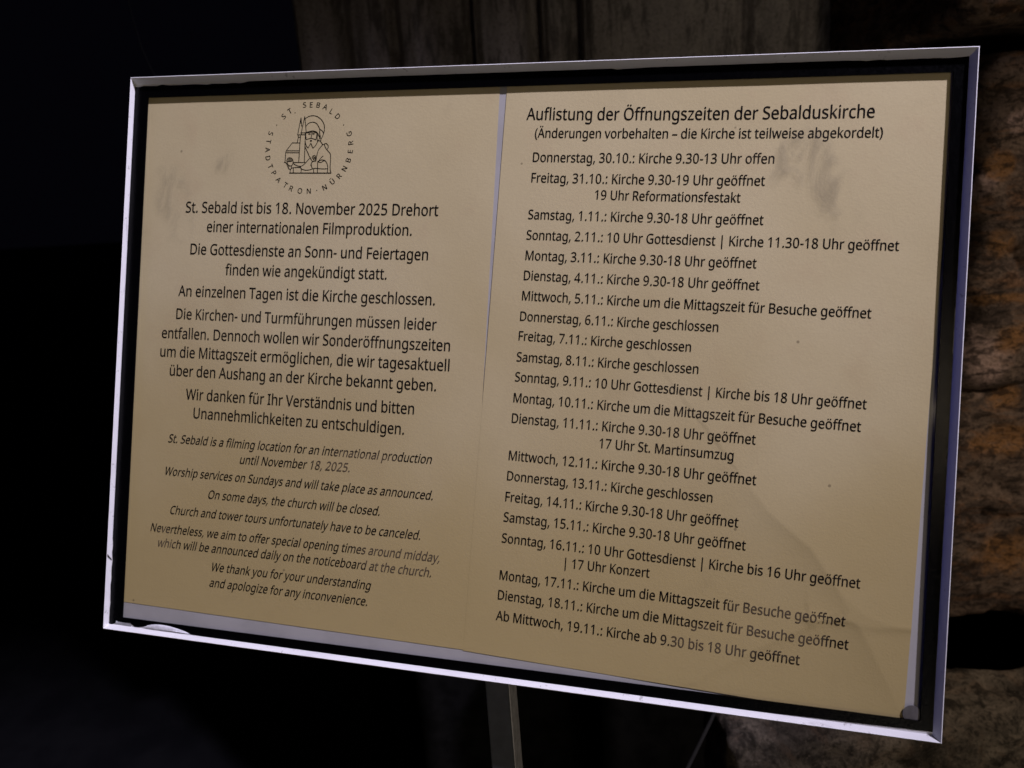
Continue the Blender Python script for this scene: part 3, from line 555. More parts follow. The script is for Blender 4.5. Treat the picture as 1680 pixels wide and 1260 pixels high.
'ü': (618, '533,536 533,0 461,0 448,71 444,71 432,53 417,38 391,19 352,2 308,-8 253,-9 215,-5 167,10 140,27 118,48 101,74 89,105 81,142 79,185 79,536 168,536 168,191 171,152 175,135 181,120 197,95 220,77 250,67 287,63 341,69 369,79 392,94 411,113 419,125 435,167 443,218 445,536|169,681 173,703 179,714 193,725 216,730 239,725 253,714 259,703 263,681 261,666 253,648 239,637 216,631 193,637 179,648 171,666|357,681 359,697 366,714 380,725 403,730 426,725 440,714 446,703 450,681 446,659 440,648 426,637 403,631 385,634 370,643 360,659'),
'–': (500, '40,229 40,307 460,307 460,229'),
}

_cache = {}


def merge(p):
    out = []
    for v in p:
        if out and (v - out[-1]).length < 22:
            out[-1] = (out[-1] + v) / 2
        else:
            out.append(v.copy())
    if len(out) > 3 and (out[0] - out[-1]).length < 22:
        out[0] = (out[0] + out.pop()) / 2
    return out


def embolden(p, d):
    """moves an outline outwards by d units (outer outlines run clockwise, counters the other way)"""
    out = []
    n = len(p)
    for i in range(n):
        a, b, c = p[i - 1], p[i], p[(i + 1) % n]
        e1, e2 = (b - a).normalized(), (c - b).normalized()
        n1, n2 = Vector((-e1.y, e1.x, 0)), Vector((-e2.y, e2.x, 0))
        m = n1 + n2
        k = max(0.6, m.dot(n1))
        out.append(b + m * (d * SIGN_OUT / k))
    return out


SIGN_OUT = 1.0


def glyph(ch):
    if ch in _cache:
        return _cache[ch]
    adv, s = GLYPHS[ch]
    polys = [[Vector((float(p.split(',')[0]), float(p.split(',')[1]), 0)) for p in c.split()] for c in s.split('|')] if s else []
    tris = []
    verts = []
    if polys:
        # letters made of separate pieces (i, umlauts, colon) are filled piece by piece
        def area(p):
            return 0.5 * sum(p[i].x * p[(i + 1) % len(p)].y - p[(i + 1) % len(p)].x * p[i].y for i in range(len(p)))

        def inside(q, p):
            r = False
            for i in range(len(p)):
                a, b = p[i], p[i - 1]
                if (a.y > q.y) != (b.y > q.y) and q.x < (b.x - a.x) * (q.y - a.y) / (b.y - a.y) + a.x:
                    r = not r
            return r
        outer = [i for i, p in enumerate(polys) if not any(j != i and inside(p[0], q) for j, q in enumerate(polys))]
        for i_, p in enumerate(polys):
            if (area(p) > 0) == (i_ in outer):
                p.reverse()
        polys = [embolden(merge(p) if ch in 'MWNVAKXvwkyz4' else p, 7.0) for p in polys]
        verts = [v for p in polys for v in p]
        off = [0]
        for p in polys:
            off.append(off[-1] + len(p))
        for i in outer:
            holes = [j for j in range(len(polys)) if j not in outer and inside(polys[j][0], polys[i])]
            idx = [i] + holes
            flat = [off[k] + v for k in idx for v in range(len(polys[k]))]
            for tri in tessellate_polygon([polys[k] for k in idx]):
                tris.append([flat[v] for v in tri])
    xs = [v.x for v in verts] or [0, adv]
    _cache[ch] = (adv, verts, tris, min(xs), max(xs))
    return _cache[ch]


DIG = 1.045            # figures and the points between them are set a little wider


def adv_of(ch, kern):
    return glyph(ch)[0] * (DIG if ch.isdigit() or ch in '.:' else 1.0) * kern


def line_layout(txt):
    pos, x = [], 0.0
    for ch in txt:
        pos.append(x)
        x += adv_of(ch, 1.0)
    l = glyph(txt[0])[3]
    r = pos[-1] + glyph(txt[-1])[4]
    return pos, l, r


# ------------------------------------------------------------------ relief of the two paper sheets (sign space, millimetres)
def seg_dist(px, py, pts):
    """distance and side of a point to a polyline"""
    best, side, tt = 1e9, 1.0, 0.0
    for i in range(len(pts) - 1):
        ax, ay = pts[i]
        bx, by = pts[i + 1]
        dx, dy = bx - ax, by - ay
        t_ = ((px - ax) * dx + (py - ay) * dy) / (dx * dx + dy * dy)
        tc = min(1.0, max(0.0, t_))
        qx, qy = ax + dx * tc, ay + dy * tc
        d = math.hypot(px - qx, py - qy)
        if d < best:
            best, side, tt = d, (1.0 if dx * (py - ay) - dy * (px - ax) < 0 else -1.0), (i + tc) / (len(pts) - 1)
    return best, side, tt


def zf(sheet, x, y):
    z = -5.17
    z += 0.10 * noise.noise(Vector((x * 0.016, y * 0.016, 3.1)))
    z += 0.045 * noise.noise(Vector((x * 0.05, y * 0.05, 1.7)))
    if sheet == 'R':
        z += 0.05
        d, s, t_ = seg_dist(x, y, CREASE)
        a = math.sin(math.pi * min(1, max(0, 0.12 + 0.8 * t_)))
        z += 0.78 * a * (math.exp(-d / 9.0) if s > 0 else math.exp(-d / 40.0))
        d, s, t_ = seg_dist(x, y, FOLD)
        z += 0.42 * (math.exp(-d / 2.0) if s > 0 else math.exp(-d / 6.0)) * (1 if 0 < t_ < 1 else math.exp(-d / 3.0))
        d, s, t_ = seg_dist(x, y, FOLD2)
        z += 0.42 * (1 - 0.6 * t_) * (math.exp(-d / 9.0) if s > 0 else math.exp(-d / 2.5))
    return max(-5.28, min(z, -4.25))


def bil(q, u, v):
    (ax, ay), (bx, by), (cx_, cy_), (dx, dy) = q      # TL TR BR BL
    tx, ty = ax + (bx - ax) * u, ay + (by - ay) * u
    lx, ly = dx + (cx_ - dx) * u, dy + (cy_ - dy) * u
    return tx + (lx - tx) * v, ty + (ly - ty) * v


def sheet_mesh(name, sheet, q, nu, nv, dz, parent=None):
    vs, fs = [], []
    for j in range(nv + 1):
        for i in range(nu + 1):
            x, y = bil(q, i / nu, j / nv)
            vs.append((x * MM, y * MM, (zf(sheet, x, y) + dz) * MM))
    for j in range(nv):
        for i in range(nu):
            a = j * (nu + 1) + i
            fs.append((a, a + nu + 1, a + nu + 2, a + 1))
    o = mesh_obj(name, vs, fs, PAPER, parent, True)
    sol = o.modifiers.new('thickness', 'SOLIDIFY')
    sol.thickness = 0.00004
    sol.offset = -1.0
    sol.use_rim = False
    return o


def text_mesh(name, rows, parent, sheet, shear=0.0, squeeze=0.83, sag=0.0, label=None):
    vs, fs = [], []
    for txt, x0, y0, x1, y1 in rows:
        pos, l, r = line_layout(txt)
        dx, dy = x1 - x0, y1 - y0
        ln = math.hypot(dx, dy)
        ux, uy = dx / ln, dy / ln
        sx = ln / (r - l)
        sy = sx / squeeze
        for ch, px in zip(txt, pos):
            adv, gv, tr, _, _ = glyph(ch)
            base = len(vs)
            for v in gv:
                a = (px + v.x + v.y * shear / squeeze - l) * sx
                b = v.y * sy
                q = a / ln
                b -= sag * 4 * q * (1 - q)
                x = x0 + ux * a - uy * b
                y = y0 + uy * a + ux * b
                vs.append((x * MM, y * MM, (zf(sheet, x, y) + 0.13) * MM))
            fs += [[base + k for k in t_] for t_ in tr]
    # all letters face the reader
    out = []
    for f in fs:
        a, b, c = (Vector(vs[k]) for k in f)
        out.append(f if (b - a).cross(c - a).z > 0 else f[::-1])
    o = mesh_obj(name, vs, out, INK, parent)
    if label:
        o['label'] = label
    return o


def smooth_line(p, n=7):
    if len(p) < 3:
        return p
    out = []
    for i in range(len(p) - 1):
        p0, p1, p2, p3 = p[max(0, i - 1)], p[i], p[i + 1], p[min(len(p) - 1, i + 2)]
        for k in range(n):
            t = k / n
            out.append(tuple(0.5 * ((2 * p1[c]) + (-p0[c] + p2[c]) * t + (2 * p0[c] - 5 * p1[c] + 4 * p2[c] - p3[c]) * t * t
                                    + (-p0[c] + 3 * p1[c] - 3 * p2[c] + p3[c]) * t ** 3) for c in (0, 1)))
    out.append(p[-1])
    return out


def ribbon(vs, fs, pts, wd, sheet):
    n = len(pts)
    base = len(vs)
    for i, (x, y) in enumerate(pts):
        ax, ay = pts[max(0, i - 1)]
        bx, by = pts[min(n - 1, i + 1)]
        L_ = math.hypot(bx - ax, by - ay) or 1
        tx, ty = (bx - ax) / L_, (by - ay) / L_
        if i == 0:
            x, y = x - tx * wd * .4, y - ty * wd * .4
        if i == n - 1:
            x, y = x + tx * wd * .4, y + ty * wd * .4
        for s_ in (1, -1):
            px, py = x - ty * wd * .5 * s_, y + tx * wd * .5 * s_
            vs.append((px * MM, py * MM, (zf(sheet, px, py) + 0.09) * MM))
    for i in range(n - 1):
        a = base + 2 * i
        fs.append((a, a + 1, a + 3, a + 2))


# ------------------------------------------------------------------ surroundings
def rough_block(name, lo, hi, r, amp, freq, mat, parent, step=0.006, seed=0.0, ridged=0.5, chip=0.75):
    """a hewn stone: box with worn edges, its faces broken by real relief"""
    bm = bmesh.new()
    lo, hi = Vector(lo), Vector(hi)
    size = hi - lo
    inner_lo, inner_hi = lo + Vector((r, r, r)), hi - Vector((r, r, r))
    grid = {}

    def vert(p):
        k = (round(p.x * 1e5), round(p.y * 1e5), round(p.z * 1e5))
        if k in grid:
            return grid[k]
        c = Vector((min(max(p.x, inner_lo.x), inner_hi.x), min(max(p.y, inner_lo.y), inner_hi.y), min(max(p.z, inner_lo.z), inner_hi.z)))
        n = (p - c)
        n = n.normalized() if n.length > 1e-9 else Vector((0, -1, 0))
        q = c + n * r
        f = Vector((q.x * freq, q.y * freq, q.z * freq)) + Vector((seed, seed * .7, -seed))
        h = noise.fractal(f, 0.9, 2.1, 5)
        rd = 1 - 2 * abs(noise.noise(Vector((f.x * .55, f.y * .55, f.z * 0.9)) + Vector((4.4, 1.3, 7.1))))
        fine = noise.fractal(f * 5.0, 0.8, 2.0, 4)
        # chipped facets: every cell of the break surface sits at its own height and slope
        g = Vector((f.x, f.y, f.z * 1.7)) * 1.25 + noise.noise_vector(f * 1.3) * 0.35
        cen = noise.voronoi(g)[1][0]
        tilt = noise.noise_vector(cen * 3.7)
        facet = 0.9 * noise.noise(cen * 5.3) + 1.1 * tilt.dot(g - cen)
        q = q + n * amp * (h * (1 - ridged) + rd * ridged * 0.7 + 0.16 * fine + chip * facet)
        grid[k] = bm.verts.new(q)
        return grid[k]

    for axis in range(3):
        a, b = [i for i in range(3) if i != axis]
        na, nb = max(2, int(size[a] / step)), max(2, int(size[b] / step))
        for end in (lo, hi):
            if axis == 1 and end is hi:
                na_, nb_ = 2, 2
            rows = []
            for i in range(na + 1):
                row = []
                for j in range(nb + 1):
                    p = Vector((0, 0, 0))
                    p[axis] = end[axis]
                    p[a] = lo[a] + size[a] * i / na
                    p[b] = lo[b] + size[b] * j / nb
                    row.append(vert(p))
                rows.append(row)
            for i in range(na):
                for j in range(nb):
                    q = [rows[i][j], rows[i + 1][j], rows[i + 1][j + 1], rows[i][j + 1]]
                    if len(set(q)) == 4:
                        try:
                            bm.faces.new(q)
                        except ValueError:
                            pass
    return bm_obj(name, bm, mat, parent, True)


t_g = NT('dark_paving')
ground = mesh_obj('ground', [(-40, -40, 0), (40, -40, 0), (40, 40, 0), (-40, 40, 0)], [(0, 1, 2, 3)],
                  t_g.done(t_g.bsdf(t_g.mix(t_g.ramp(t_g.noise(6, 5), .4, .65), (0.008, 0.008, 0.010), (0.013, 0.013, 0.015)), 0.85, spec=0.1)))
tag(ground, kind='structure')

I4 = Matrix.Identity(4)
PINK, ORANGE = (0.70, 0.49, 0.42), (0.44, 0.22, 0.085)
WALLM = m_stone('weathered_sandstone', (0.115, 0.085, 0.07), (0.31, 0.22, 0.165), patches=(
    ((-0.1380, -0.0050, 1.4009), 0.016, PINK, (1, 1, 1)),
    ((-0.1168, -0.0050, 1.2239), 0.032, PINK, (1.0, 3, 1.1)),
    ((-0.1192, -0.0050, 1.4168), 0.016, ORANGE, (1, 1, 1)),
    ((-0.0960, -0.0050, 1.2450), 0.020, ORANGE, (1, 1, 1)),
    ((-0.1104, -0.0050, 1.3412), 0.016, ORANGE, (1, 1, 1)),
    ((-0.0981, -0.0050, 1.2884), 0.014, ORANGE, (3, 3, .5)),
    ((-0.0798, -0.0050, 1.1350), 0.028, ORANGE, (1.5,2,.8)),
    ((-0.0644, -0.0050, 1.0051), 0.030, ORANGE, (1.4,2,.9)),
    ((-0.0855, -0.0050, 1.1826), 0.018, ORANGE, (1, 1, 1)),
    ((-0.1092, -0.0050, 1.4550), 0.012, PINK, (1, 1, 1)),
), warm=0.5, fine=0.007)
LEDGEM = m_stone('gritty_sandstone', (0.075, 0.063, 0.05), (0.26, 0.215, 0.165), warm=0.12, layer=1.0, fine=0.005)
JAMBM = m_stone('sooty_sandstone', (0.34, 0.31, 0.30), (0.42, 0.38, 0.36), fine=0.0004, warm=0.0, layer=0.25)
SHADE_STONE = m_plain('shade_black_stone', (0.016, 0.016, 0.017), 0.95, nscale=30, var=0.5, spec=0.05)  # near-black colour stands for the shade below pier and wall

wall = empty('stone_wall', Matrix.Translation((0.60, 0.72, 0.0)),
             'rough brown sandstone wall with rusty and pink patches to the right of the sign', 'wall')


def at_wall(v):
    return (v[0] - 0.60, v[1] - 0.72, v[2])


rough_block('stone_block', at_wall((0.463, 0.712, 1.1937)), at_wall((1.05, 1.05, 1.5172)), 0.016, 0.010, 14.0, WALLM, wall, 0.005, 1.0)
rough_block('stone_block', at_wall((0.463, 0.712, 0.9208)), at_wall((1.05, 1.05, 1.1912)), 0.010, 0.009, 14.0, WALLM, wall, 0.005, 5.0)
rough_block('stone_block', at_wall((0.421, 0.690, 1.5436)), at_wall((1.05, 1.05, 2.0436)), 0.020, 0.008, 14.0, WALLM, wall, 0.006, 9.0)
rough_block('wall_foot', at_wall((0.10, 0.86, 0.0)), at_wall((1.05, 1.05, 0.9408)), 0.010, 0.004, 9.0, SHADE_STONE, wall, 0.03, 3.0)
ledge = rough_block('stone_ledge', (0.176, 0.545, 0.0), (1.05, 0.635, 0.9214), 0.016, 0.0055, 26.0, LEDGEM, None, 0.006, 2.0, 0.2)
tag(ledge, 'gritty stone ledge lit from above at the lower right corner of the sign', 'ledge')


pier = empty('moulded_pier', Matrix.Translation((0.10, 1.10, 0.0)),
             'dark brown stone pier with upright grooves behind the top edge of the sign', 'pier')
PIER_A, PIER_B = Vector((-0.2700, 1.0980)), Vector((0.5000, 0.9500))
PIER_PROFILE = [(-0.0094, -0.06), (-0.0048, -0.006), (0.0067, 0.004), (0.0238, 0.006), (0.0465, 0.0), (0.0691, -0.012), (0.0883, -0.009), (0.1084, 0.0), (0.1306, 0.003), (0.1506, -0.004), (0.166, -0.012), (0.1803, -0.008), (0.1989, 0.004), (0.2184, 0.005), (0.2347, -0.006), (0.253, -0.022), (0.2777, -0.02), (0.2937, -0.017), (0.3086, -0.028), (0.3181, -0.022), (0.3244, 0.002), (0.3413, 0.011), (0.3675, 0.013), (0.3904, 0.008), (0.407, -0.004), (0.4163, -0.034), (0.4296, -0.04), (0.4389, -0.01), (0.4501, 0.0), (0.4685, 0.0), (0.4786, -0.012), (0.4868, -0.042), (0.5009, -0.044), (0.509, -0.008), (0.523, 0.0), (0.551, 0.003), (0.6004, 0.003), (0.618, 0.005), (0.6278, 0.005), (0.6443, 0.002), (0.6973, 0.003), (0.7354, 0.001), (0.7496, -0.007), (0.7609, -0.016), (0.7693, -0.01), (0.7824, 0.0), (0.8104, 0.004), (0.8381, 0.001), (0.8546, -0.008), (0.8656, -0.004), (0.8929, 0.0), (0.929, -0.004), (0.9647, -0.014), (1.0176, -0.04), (1.104, -0.08)]
def pier_mesh():
    dirv = PIER_B - PIER_A
    nrm = Vector((dirv.y, -dirv.x)).normalized()
    pts = []
    pp = PIER_PROFILE
    for i in range(len(pp) - 1):
        n = max(2, int((pp[i + 1][0] - pp[i][0]) * 600))
        for k in range(n):
            t_ = k / n
            t_ = t_ * t_ * (3 - 2 * t_)
            pts.append((pp[i][0] + (pp[i + 1][0] - pp[i][0]) * k / n, pp[i][1] + (pp[i + 1][1] - pp[i][1]) * t_))
    pts.append(pp[-1])
    vs, fs = [], []
    NZ = 90
    z0, z1 = 1.20, 1.95
    for j in range(NZ + 1):
        z = z0 + (z1 - z0) * j / NZ
        for s_, h in pts:
            q = PIER_A + dirv * s_
            w = 0.0022 * noise.fractal(Vector((s_ * 22, z * 9, 0.3)), 0.9, 2.0, 4)
            q = q + nrm * (h + w)
            vs.append((q.x - 0.10, q.y - 1.10, z))
    m = len(pts)
    for j in range(NZ):
        for i in range(m - 1):
            a = j * m + i
            fs.append((a, a + 1, a + m + 1, a + m))
    # back, so that the shaft has real depth
    b0 = len(vs)
    for z in (z0, z1):
        for s_ in (pp[0][0], pp[-1][0]):
            q = PIER_A + dirv * s_ - nrm * 0.35
            vs.append((q.x - 0.10, q.y - 1.10, z))
    fs += [(b0, b0 + 2, b0 + 3, b0 + 1), (0, NZ * m, b0 + 2, b0), (m - 1, b0 + 1, b0 + 3, NZ * m + m - 1)]
    fs.append(tuple(range(m - 1, -1, -1)) + (b0, b0 + 1))
    return mesh_obj('shaft', vs, fs, JAMBM, pier, True)
pier_mesh()
rough_block('pier_foot', (-0.30, -0.02, 0.0), (0.40, 0.30, 1.203), 0.01, 0.004, 9.0, SHADE_STONE, pier, 0.03, 3.0)


# a thin cable hanging in the dark and a thin wire below the sign
def tube(name, pts, rad, mat, label, cat):
    cu = bpy.data.curves.new(name, 'CURVE')
    cu.dimensions = '3D'
    cu.bevel_depth = rad
    cu.bevel_resolution = 2
    sp = cu.splines.new('POLY')
    sp.points.add(len(pts) - 1)
    o0 = Vector(pts[0])
    for p, q in zip(sp.points, pts):
        p.co = (*(Vector(q) - o0), 1)
    tmp = bpy.data.objects.new(name + '_curve', cu)
    COL.objects.link(tmp)
    bpy.context.view_layer.update()
    me = bpy.data.meshes.new_from_object(tmp)
    bpy.data.objects.remove(tmp)
    me.name = name
    me.materials.clear()
    me.materials.append(mat)
    o = bpy.data.objects.new(name, me)
    o.location = o0
    COL.objects.link(o)
    return tag(o, label, cat)


tube('hanging_cable', [(-0.4011, 0.9004, 1.6893), (-0.3993, 0.8881, 1.6433), (-0.3940, 0.8818, 1.6200), (-0.3886, 0.8759, 1.5981), (-0.3804, 0.8702, 1.5766), (-0.3709, 0.8648, 1.5563), (-0.3569, 0.8575, 1.5293)], 0.0008, CABLE, 'thin dark cable curving down behind the top left corner of the sign', 'cable')
tube('steel_wire', [(0.1729, 0.5451, 0.9817), (0.1526, 0.5208, 0.9683), (0.1266, 0.4945, 0.9472), (0.0950, 0.4617, 0.9213)], 0.0017, ROD, 'thin slanting wire below the bottom edge of the sign', 'wire')


# ------------------------------------------------------------------ the sign
sign = empty('notice_sign', SM, 'white framed landscape notice board with black inner border standing on a grey metal post', 'sign')
hw, hh = W / 2, H / 2
LIP = 0.00055
BASE = dict(l=0.0010, r=0.0031, t=0.0034, b=0.0023)   # how far each sloping inner wall comes in
ZB = -0.0037
DEPTH = -0.016


def ring_pts(ix, z):
    """corner points TL TR BR BL of the frame's inner outline, inset per side"""
    l, r, t_, b = ix
    return [Vector((-hw + l, hh - t_, z)), Vector((hw - r, hh - t_, z)), Vector((hw - r, -hh + b, z)), Vector((-hw + l, -hh + b, z))]


prof = [((0, 0, 0, 0), DEPTH), ((0, 0, 0, 0), -LIP), ((LIP * .45,) * 4, -LIP * .3), ((LIP,) * 4, 0.0), ((LIP * 1.25,) * 4, -LIP * .35),
        ((BASE['l'], BASE['r'], BASE['t'], BASE['b']), ZB), ((0.004, 0.005, 0.005, 0.005), ZB - 0.00005),
        ((0.004, 0.005, 0.005, 0.005), DEPTH)]
rings = [ring_pts(ix, z) for ix, z in prof]
for k, nm in enumerate(('top', 'right', 'bottom', 'left')):
    a, b = k, (k + 1) % 4
    vs, fs = [], []
    SEG = 60
    for j in range(SEG + 1):
        for ri, rg in enumerate(rings):
            p = rg[a].lerp(rg[b], j / SEG)
            # a handled, slightly dented rail
            if 0 < j < SEG and ri in (1, 2, 3):
                p = p + Vector((0, 0, 0.00010 * noise.noise(Vector((j * .8, k * 5.0, 0)))))
            vs.append(p)
    nr = len(rings)
    for j in range(SEG):
        for i in range(nr):
            i2 = (i + 1) % nr
            fs.append((j * nr + i, j * nr + i2, (j + 1) * nr + i2, (j + 1) * nr + i))
    fs.append(tuple(range(nr)))
    fs.append(tuple(SEG * nr + i for i in reversed(range(nr))))
    bm = bmesh.new()
    bv = [bm.verts.new(v) for v in vs]
    for f in fs:
        bm.faces.new([bv[i] for i in f])
    bm_obj('frame_rail', bm, WHITE, sign)

# tray floor (white) on which gasket and sheets lie
bk = bmesh.new()
bmesh.ops.create_cube(bk, size=1.0, matrix=Matrix.Translation((0, 0, -0.00785)) @ Matrix.Diagonal((W - 0.012, H - 0.012, 0.005, 1)))
bm_obj('backing_board', bk, BACK, sign)

# black gasket with a ragged outer edge
def mask():
    inn = [Vector((x * MM, y * MM, 0)) for x, y in MASK_IN]
    z0, z1 = -0.00345, -0.0041
    lim = ring_pts((BASE['l'] - .0002, BASE['r'] - .0001, BASE['t'] - .0002, BASE['b'] - .0002), 0)
    N = 150
    io, oo = [], []
    for k in range(4):
        for j in range(N):
            t_ = j / N
            pi = inn[k].lerp(inn[(k + 1) % 4], t_)
            po = lim[k].lerp(lim[(k + 1) % 4], t_)
            nrm = (Vector((0, -1, 0)), Vector((-1, 0, 0)), Vector((0, 1, 0)), Vector((1, 0, 0)))[k]
            x, y = po.x * 1000, po.y * 1000
            e = 0.12 * (1 + noise.noise(Vector((x * .25, y * .25, k * 3.0))))
            if k == 0:                       # top: chewed at the left, one nick in the middle
                if x < -150:
                    e += 0.9 + 0.8 * noise.noise(Vector((x * 0.11, 2.0, 0))) + 0.5 * noise.noise(Vector((x * 0.4, 7.0, 0)))
                elif x < -60:
                    e += 0.3 * max(0, noise.noise(Vector((x * 0.13, 2.0, 0))))
                if 58 < x < 75:
                    e += 0.55 * (1 - (x - 58) / 17)
                if x > 170:
                    e += 0.35 + 0.4 * noise.noise(Vector((x * 0.2, 4.0, 0)))
            if k == 2:                       # bottom: pieces missing at the left end
                if -221 < x < -208:
                    e += 2.0
                elif -208 <= x < -202:
                    e += 0.3
                elif -202 <= x < -178:
                    e += 3.1 * math.sin(math.pi * (x + 202) / 24) ** 0.7
                elif -178 <= x < -168:
                    e += 1.0 * (1 - (x + 178) / 10)
            if k == 2 and x > 140:              # the gasket runs a little askew to the rail
                e += (x - 140) / 80 * 1.5
            if k == 3 and y < -110:
                e += 0.55 + 0.5 * noise.noise(Vector((y * 0.2, 9.0, 0)))
            if k == 1 and 20 < y < 40:
                e += 0.2
            po = po + nrm * e * MM
            io.append(Vector((pi.x, pi.y, z0)))
            oo.append(Vector((po.x, po.y, z0)))
    n = len(io)
    vs = io + oo + [Vector((v.x, v.y, z1)) for v in io] + [Vector((v.x, v.y, z1)) for v in oo]
    fs = []
    for i in range(n):
        j = (i + 1) % n
        fs += [(i, j, n + j, n + i), (2 * n + i, i, j, 2 * n + j)[::-1], (n + i, n + j, 3 * n + j, 3 * n + i)[::-1]]
    bm = bmesh.new()
    bv = [bm.verts.new(v) for v in vs]
    for f in fs:
        bm.faces.new([bv[i] for i in f])
    return bm_obj('black_border', bm, MASKM, sign)


mask()

pn = bmesh.new()
bmesh.ops.create_grid(pn, x_segments=1, y_segments=1, size=0.5, matrix=Matrix.Translation((0, 0, -0.0040)) @ Matrix.Diagonal((W - 0.0125, H - 0.0125, 1, 1)))
bm_obj('acrylic_pane', pn, GLASS, sign)


def mound(name, pts_half, z0, hgt, mat, label=None):
    """a low lump on the tray: list of (x, y) outline in mm, domed"""
    cx_ = sum(p[0] for p in pts_half) / len(pts_half)
    cy_ = sum(p[1] for p in pts_half) / len(pts_half)
    vs, fs = [], []
    R_ = 4
    n = len(pts_half)
    for r_ in range(R_ + 1):
        f = 1 - r_ / R_
        for x, y in pts_half:
            vs.append(((cx_ + (x - cx_) * f) * MM, (cy_ + (y - cy_) * f) * MM, z0 + hgt * math.sqrt(max(0, 1 - f * f))))
    for r_ in range(R_):
        for i in range(n):
            j = (i + 1) % n
            fs.append((r_ * n + i, r_ * n + j, (r_ + 1) * n + j, (r_ + 1) * n + i))
    o = mesh_obj(name, vs, fs, mat, sign, True)
    if label:
        o['label'] = label
    return o


bx0, bx1, by0 = -202, -168, -hh * 1000 + 2.6
outl = [(x, by0) for x in range(bx1, bx0, -3)] + [(bx0 + 34 * t_ / 12, by0 + 3.4 * math.sin(math.pi * (t_ / 12) ** 0.75) ** 0.8) for t_ in range(0, 13)]
mound('sealant_blob', outl, -0.0037, 0.0010, SEAL, 'white lump of sealant in the lower left corner of the frame')
mound('tape_scrap', [(-221.5, -159.6), (-209, -160.2), (-208.2, -158.6), (-214, -157.9), (-216.5, -158.4), (-221, -156.9)][::-1], -0.0036, 0.0002, TAPE,
      'grey scrap of tape in the lower left corner of the frame')
mound('round_pad', [(212.9 + 4.1 * math.cos(a * math.pi / 12), -151.6 + 4.1 * math.sin(a * math.pi / 12)) for a in range(24)], -0.0042, 0.00012, PAD,
      'round grey pad in the lower right corner')
# dark scratch across the left inner wall
sl = []
for x_, y_, z_ in ((-hw + .00058, -0.1178, -.0002), (-hw + .00102, -0.1216, -.0034), (-hw + .00104, -0.1226, -.0034), (-hw + .0006, -0.1196, -.0002)):
    sl.append((x_ + 0.00012, y_, z_))
mesh_obj('scratch_mark', sl, [(0, 1, 2, 3)], DIRT, sign)

# post behind the sign
PT = (-8.90, -56.32)
PD = Vector((0.13460, -0.99090, 0))
LEN = 1.02
PM = Matrix.Translation((PT[0] * MM, PT[1] * MM, -0.028)) @ Matrix.Rotation(math.atan2(PD.y, PD.x) + math.pi / 2, 4, 'Z')
PW = 0.01327


def pbox(name, x0, x1, z0, z1, y0, y1, mat, bev=0.0006):
    b = bmesh.new()
    bmesh.ops.create_cube(b, size=1.0, matrix=Matrix.Translation(((x0 + x1) / 2, (y0 + y1) / 2, (z0 + z1) / 2)) @ Matrix.Diagonal((x1 - x0, y1 - y0, z1 - z0, 1)))
    bmesh.ops.bevel(b, geom=b.edges[:], offset=bev, segments=2, affect='EDGES')
    bmesh.ops.transform(b, matrix=PM, verts=b.verts[:])
    return bm_obj(name, b, mat, sign)


post = pbox('post', -PW / 2, PW / 2, -0.0195, 0.0, -LEN, 0.0, POST)
pbox('post_lit_side', PW / 2 - 0.0002, PW / 2 + 0.0004, -0.0185, -0.0008, -LEN + 0.002, -0.002, LIT_SIDE, 0.0001)  # added strip: the post's lit side, its brightness put into the colour
pbox('mounting_plate', -0.05, 0.05, -0.004, 0.0038, -0.06, 0.0, POST)
foot_w = SM @ (PM @ Vector((0, -LEN, -0.008)))
fb = bmesh.new()
bmesh.ops.create_cube(fb, size=1.0, matrix=Matrix.Translation((foot_w.x, foot_w.y, 0.006)) @ Matrix.Diagonal((0.32, 0.26, 0.012, 1)))
bmesh.ops.bevel(fb, geom=fb.edges[:], offset=0.002, segments=2, affect='EDGES')
st = bmesh.new()
bmesh.ops.create_cone(st, segments=16, radius1=0.012, radius2=0.012, depth=max(0.01, foot_w.z - 0.012 + 0.01), cap_ends=True,
                      matrix=Matrix.Translation((foot_w.x, foot_w.y, (foot_w.z + 0.012) / 2)))
for nm_, b_ in (('base_plate', fb), ('post_stub', st)):
    bmesh.ops.transform(b_, matrix=SM.inverted(), verts=b_.verts[:])
    bm_obj(nm_, b_, POST, sign)


# ------------------------------------------------------------------ the two sheets behind the pane
def sheet_root(name, label):
    return empty(name, SM.copy(), label, 'notice', 'notice sheets behind the pane')


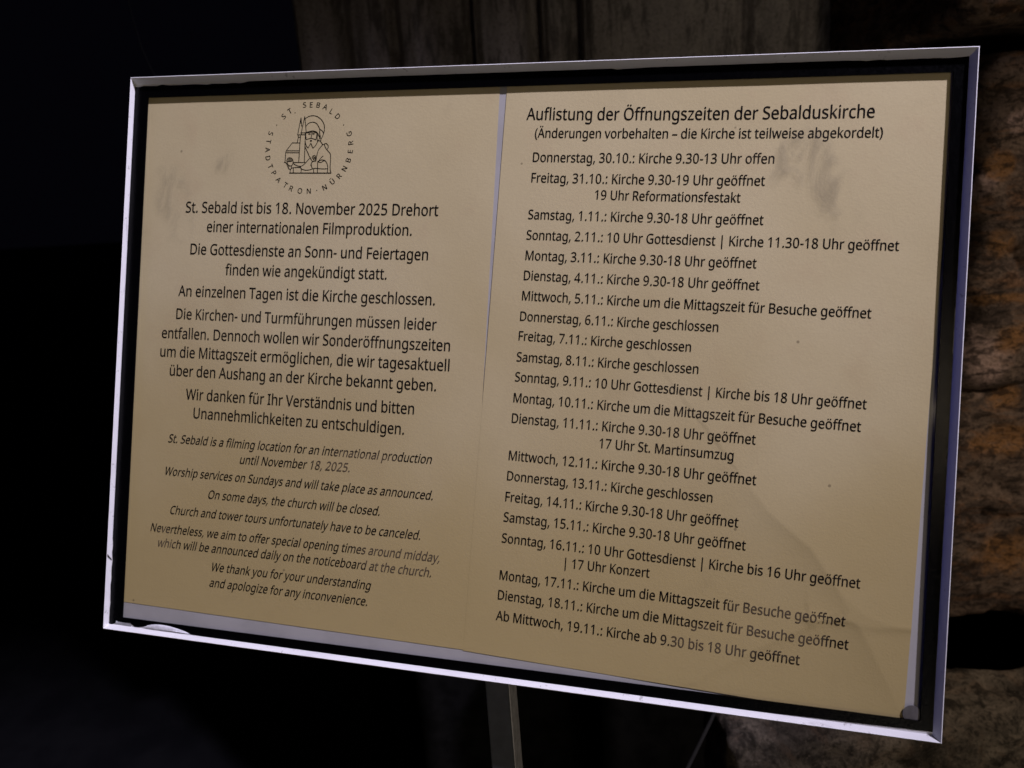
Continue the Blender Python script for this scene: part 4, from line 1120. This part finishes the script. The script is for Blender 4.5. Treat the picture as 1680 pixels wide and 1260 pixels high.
left = sheet_root('notice_sheet', 'left cream notice sheet with round saint emblem and centred German and slanted English paragraphs')
QL = [(-221.5, 155.0), (-3.3, 155.0), (-4.6, -149.0), (-221.5, -146.5)]
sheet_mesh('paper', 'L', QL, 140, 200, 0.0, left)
LR = [r for r in ROWS if r[0] == 'L']
GB = [(0, 2), (2, 4), (4, 5), (5, 9), (9, 11)]
EB = [(11, 13), (13, 14), (14, 15), (15, 16), (16, 18), (18, 20)]
for a, b in GB:
    text_mesh('german_paragraph', [r[2:] for r in LR[a:b]], left, 'L')
for a, b in EB:
    text_mesh('english_paragraph', [r[2:] for r in LR[a:b]], left, 'L', shear=0.21, label='slanted English paragraph in smaller type')

ev, ef = [], []
for kind, pts in EMBLEM:
    pts = smooth_line(pts) if kind == 'c' else pts
    ribbon(ev, ef, pts, 0.40, 'L')
mesh_obj('saint_emblem', ev, ef, INK, left)['label'] = 'line drawing of a bearded saint with halo holding a church'
rv, rf = [], []
for ch, x, y, d in RING:
    ang = math.atan2(y - RING_C[1], x - RING_C[0])
    up = ang if d > 0 else ang + math.pi
    adv, gv, tr, gx0, gx1 = glyph(ch)
    uy_, ux_ = (math.cos(up), math.sin(up)), (math.sin(up), -math.cos(up))
    base = len(rv)
    cxg, cyg = (gx0 + gx1) / 2, 357
    for v in gv:
        a, b = (v.x - cxg) * 0.0041, (v.y - cyg) * 0.0041
        X_, Y_ = x + ux_[0] * a + uy_[0] * b, y + ux_[1] * a + uy_[1] * b
        rv.append((X_ * MM, Y_ * MM, (zf('L', X_, Y_) + 0.09) * MM))
    for t_ in tr:
        p = [Vector(rv[base + k]) for k in t_]
        f = [base + k for k in t_]
        rf.append(f if (p[1] - p[0]).cross(p[2] - p[0]).z > 0 else f[::-1])
mesh_obj('emblem_lettering', rv, rf, INK, left)['label'] = 'ring of capital letters around the saint'

right = sheet_root('notice_sheet', 'right cream notice sheet listing dated church opening hours below a larger heading')
QR = [(0.7, 155.0), (217.5, 155.0), (209.6, -157.0), (-7.5, -149.4)]
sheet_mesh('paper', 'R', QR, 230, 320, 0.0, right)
RR = [r for r in ROWS if r[0] == 'R']
text_mesh('heading', [RR[0][2:]], right, 'R', sag=0.55, label='largest line of type at the top')
text_mesh('subheading', [RR[1][2:]], right, 'R', sag=0.45, label='line in brackets under the heading')
i = 2
while i < len(RR):
    j = i + 1
    while j < len(RR) and RR[j][2][0] in '1|':
        j += 1
    text_mesh('schedule_entry', [r[2:] for r in RR[i:j]], right, 'R', sag=max(0.0, 0.25 * (1 - i / 14)))
    i = j
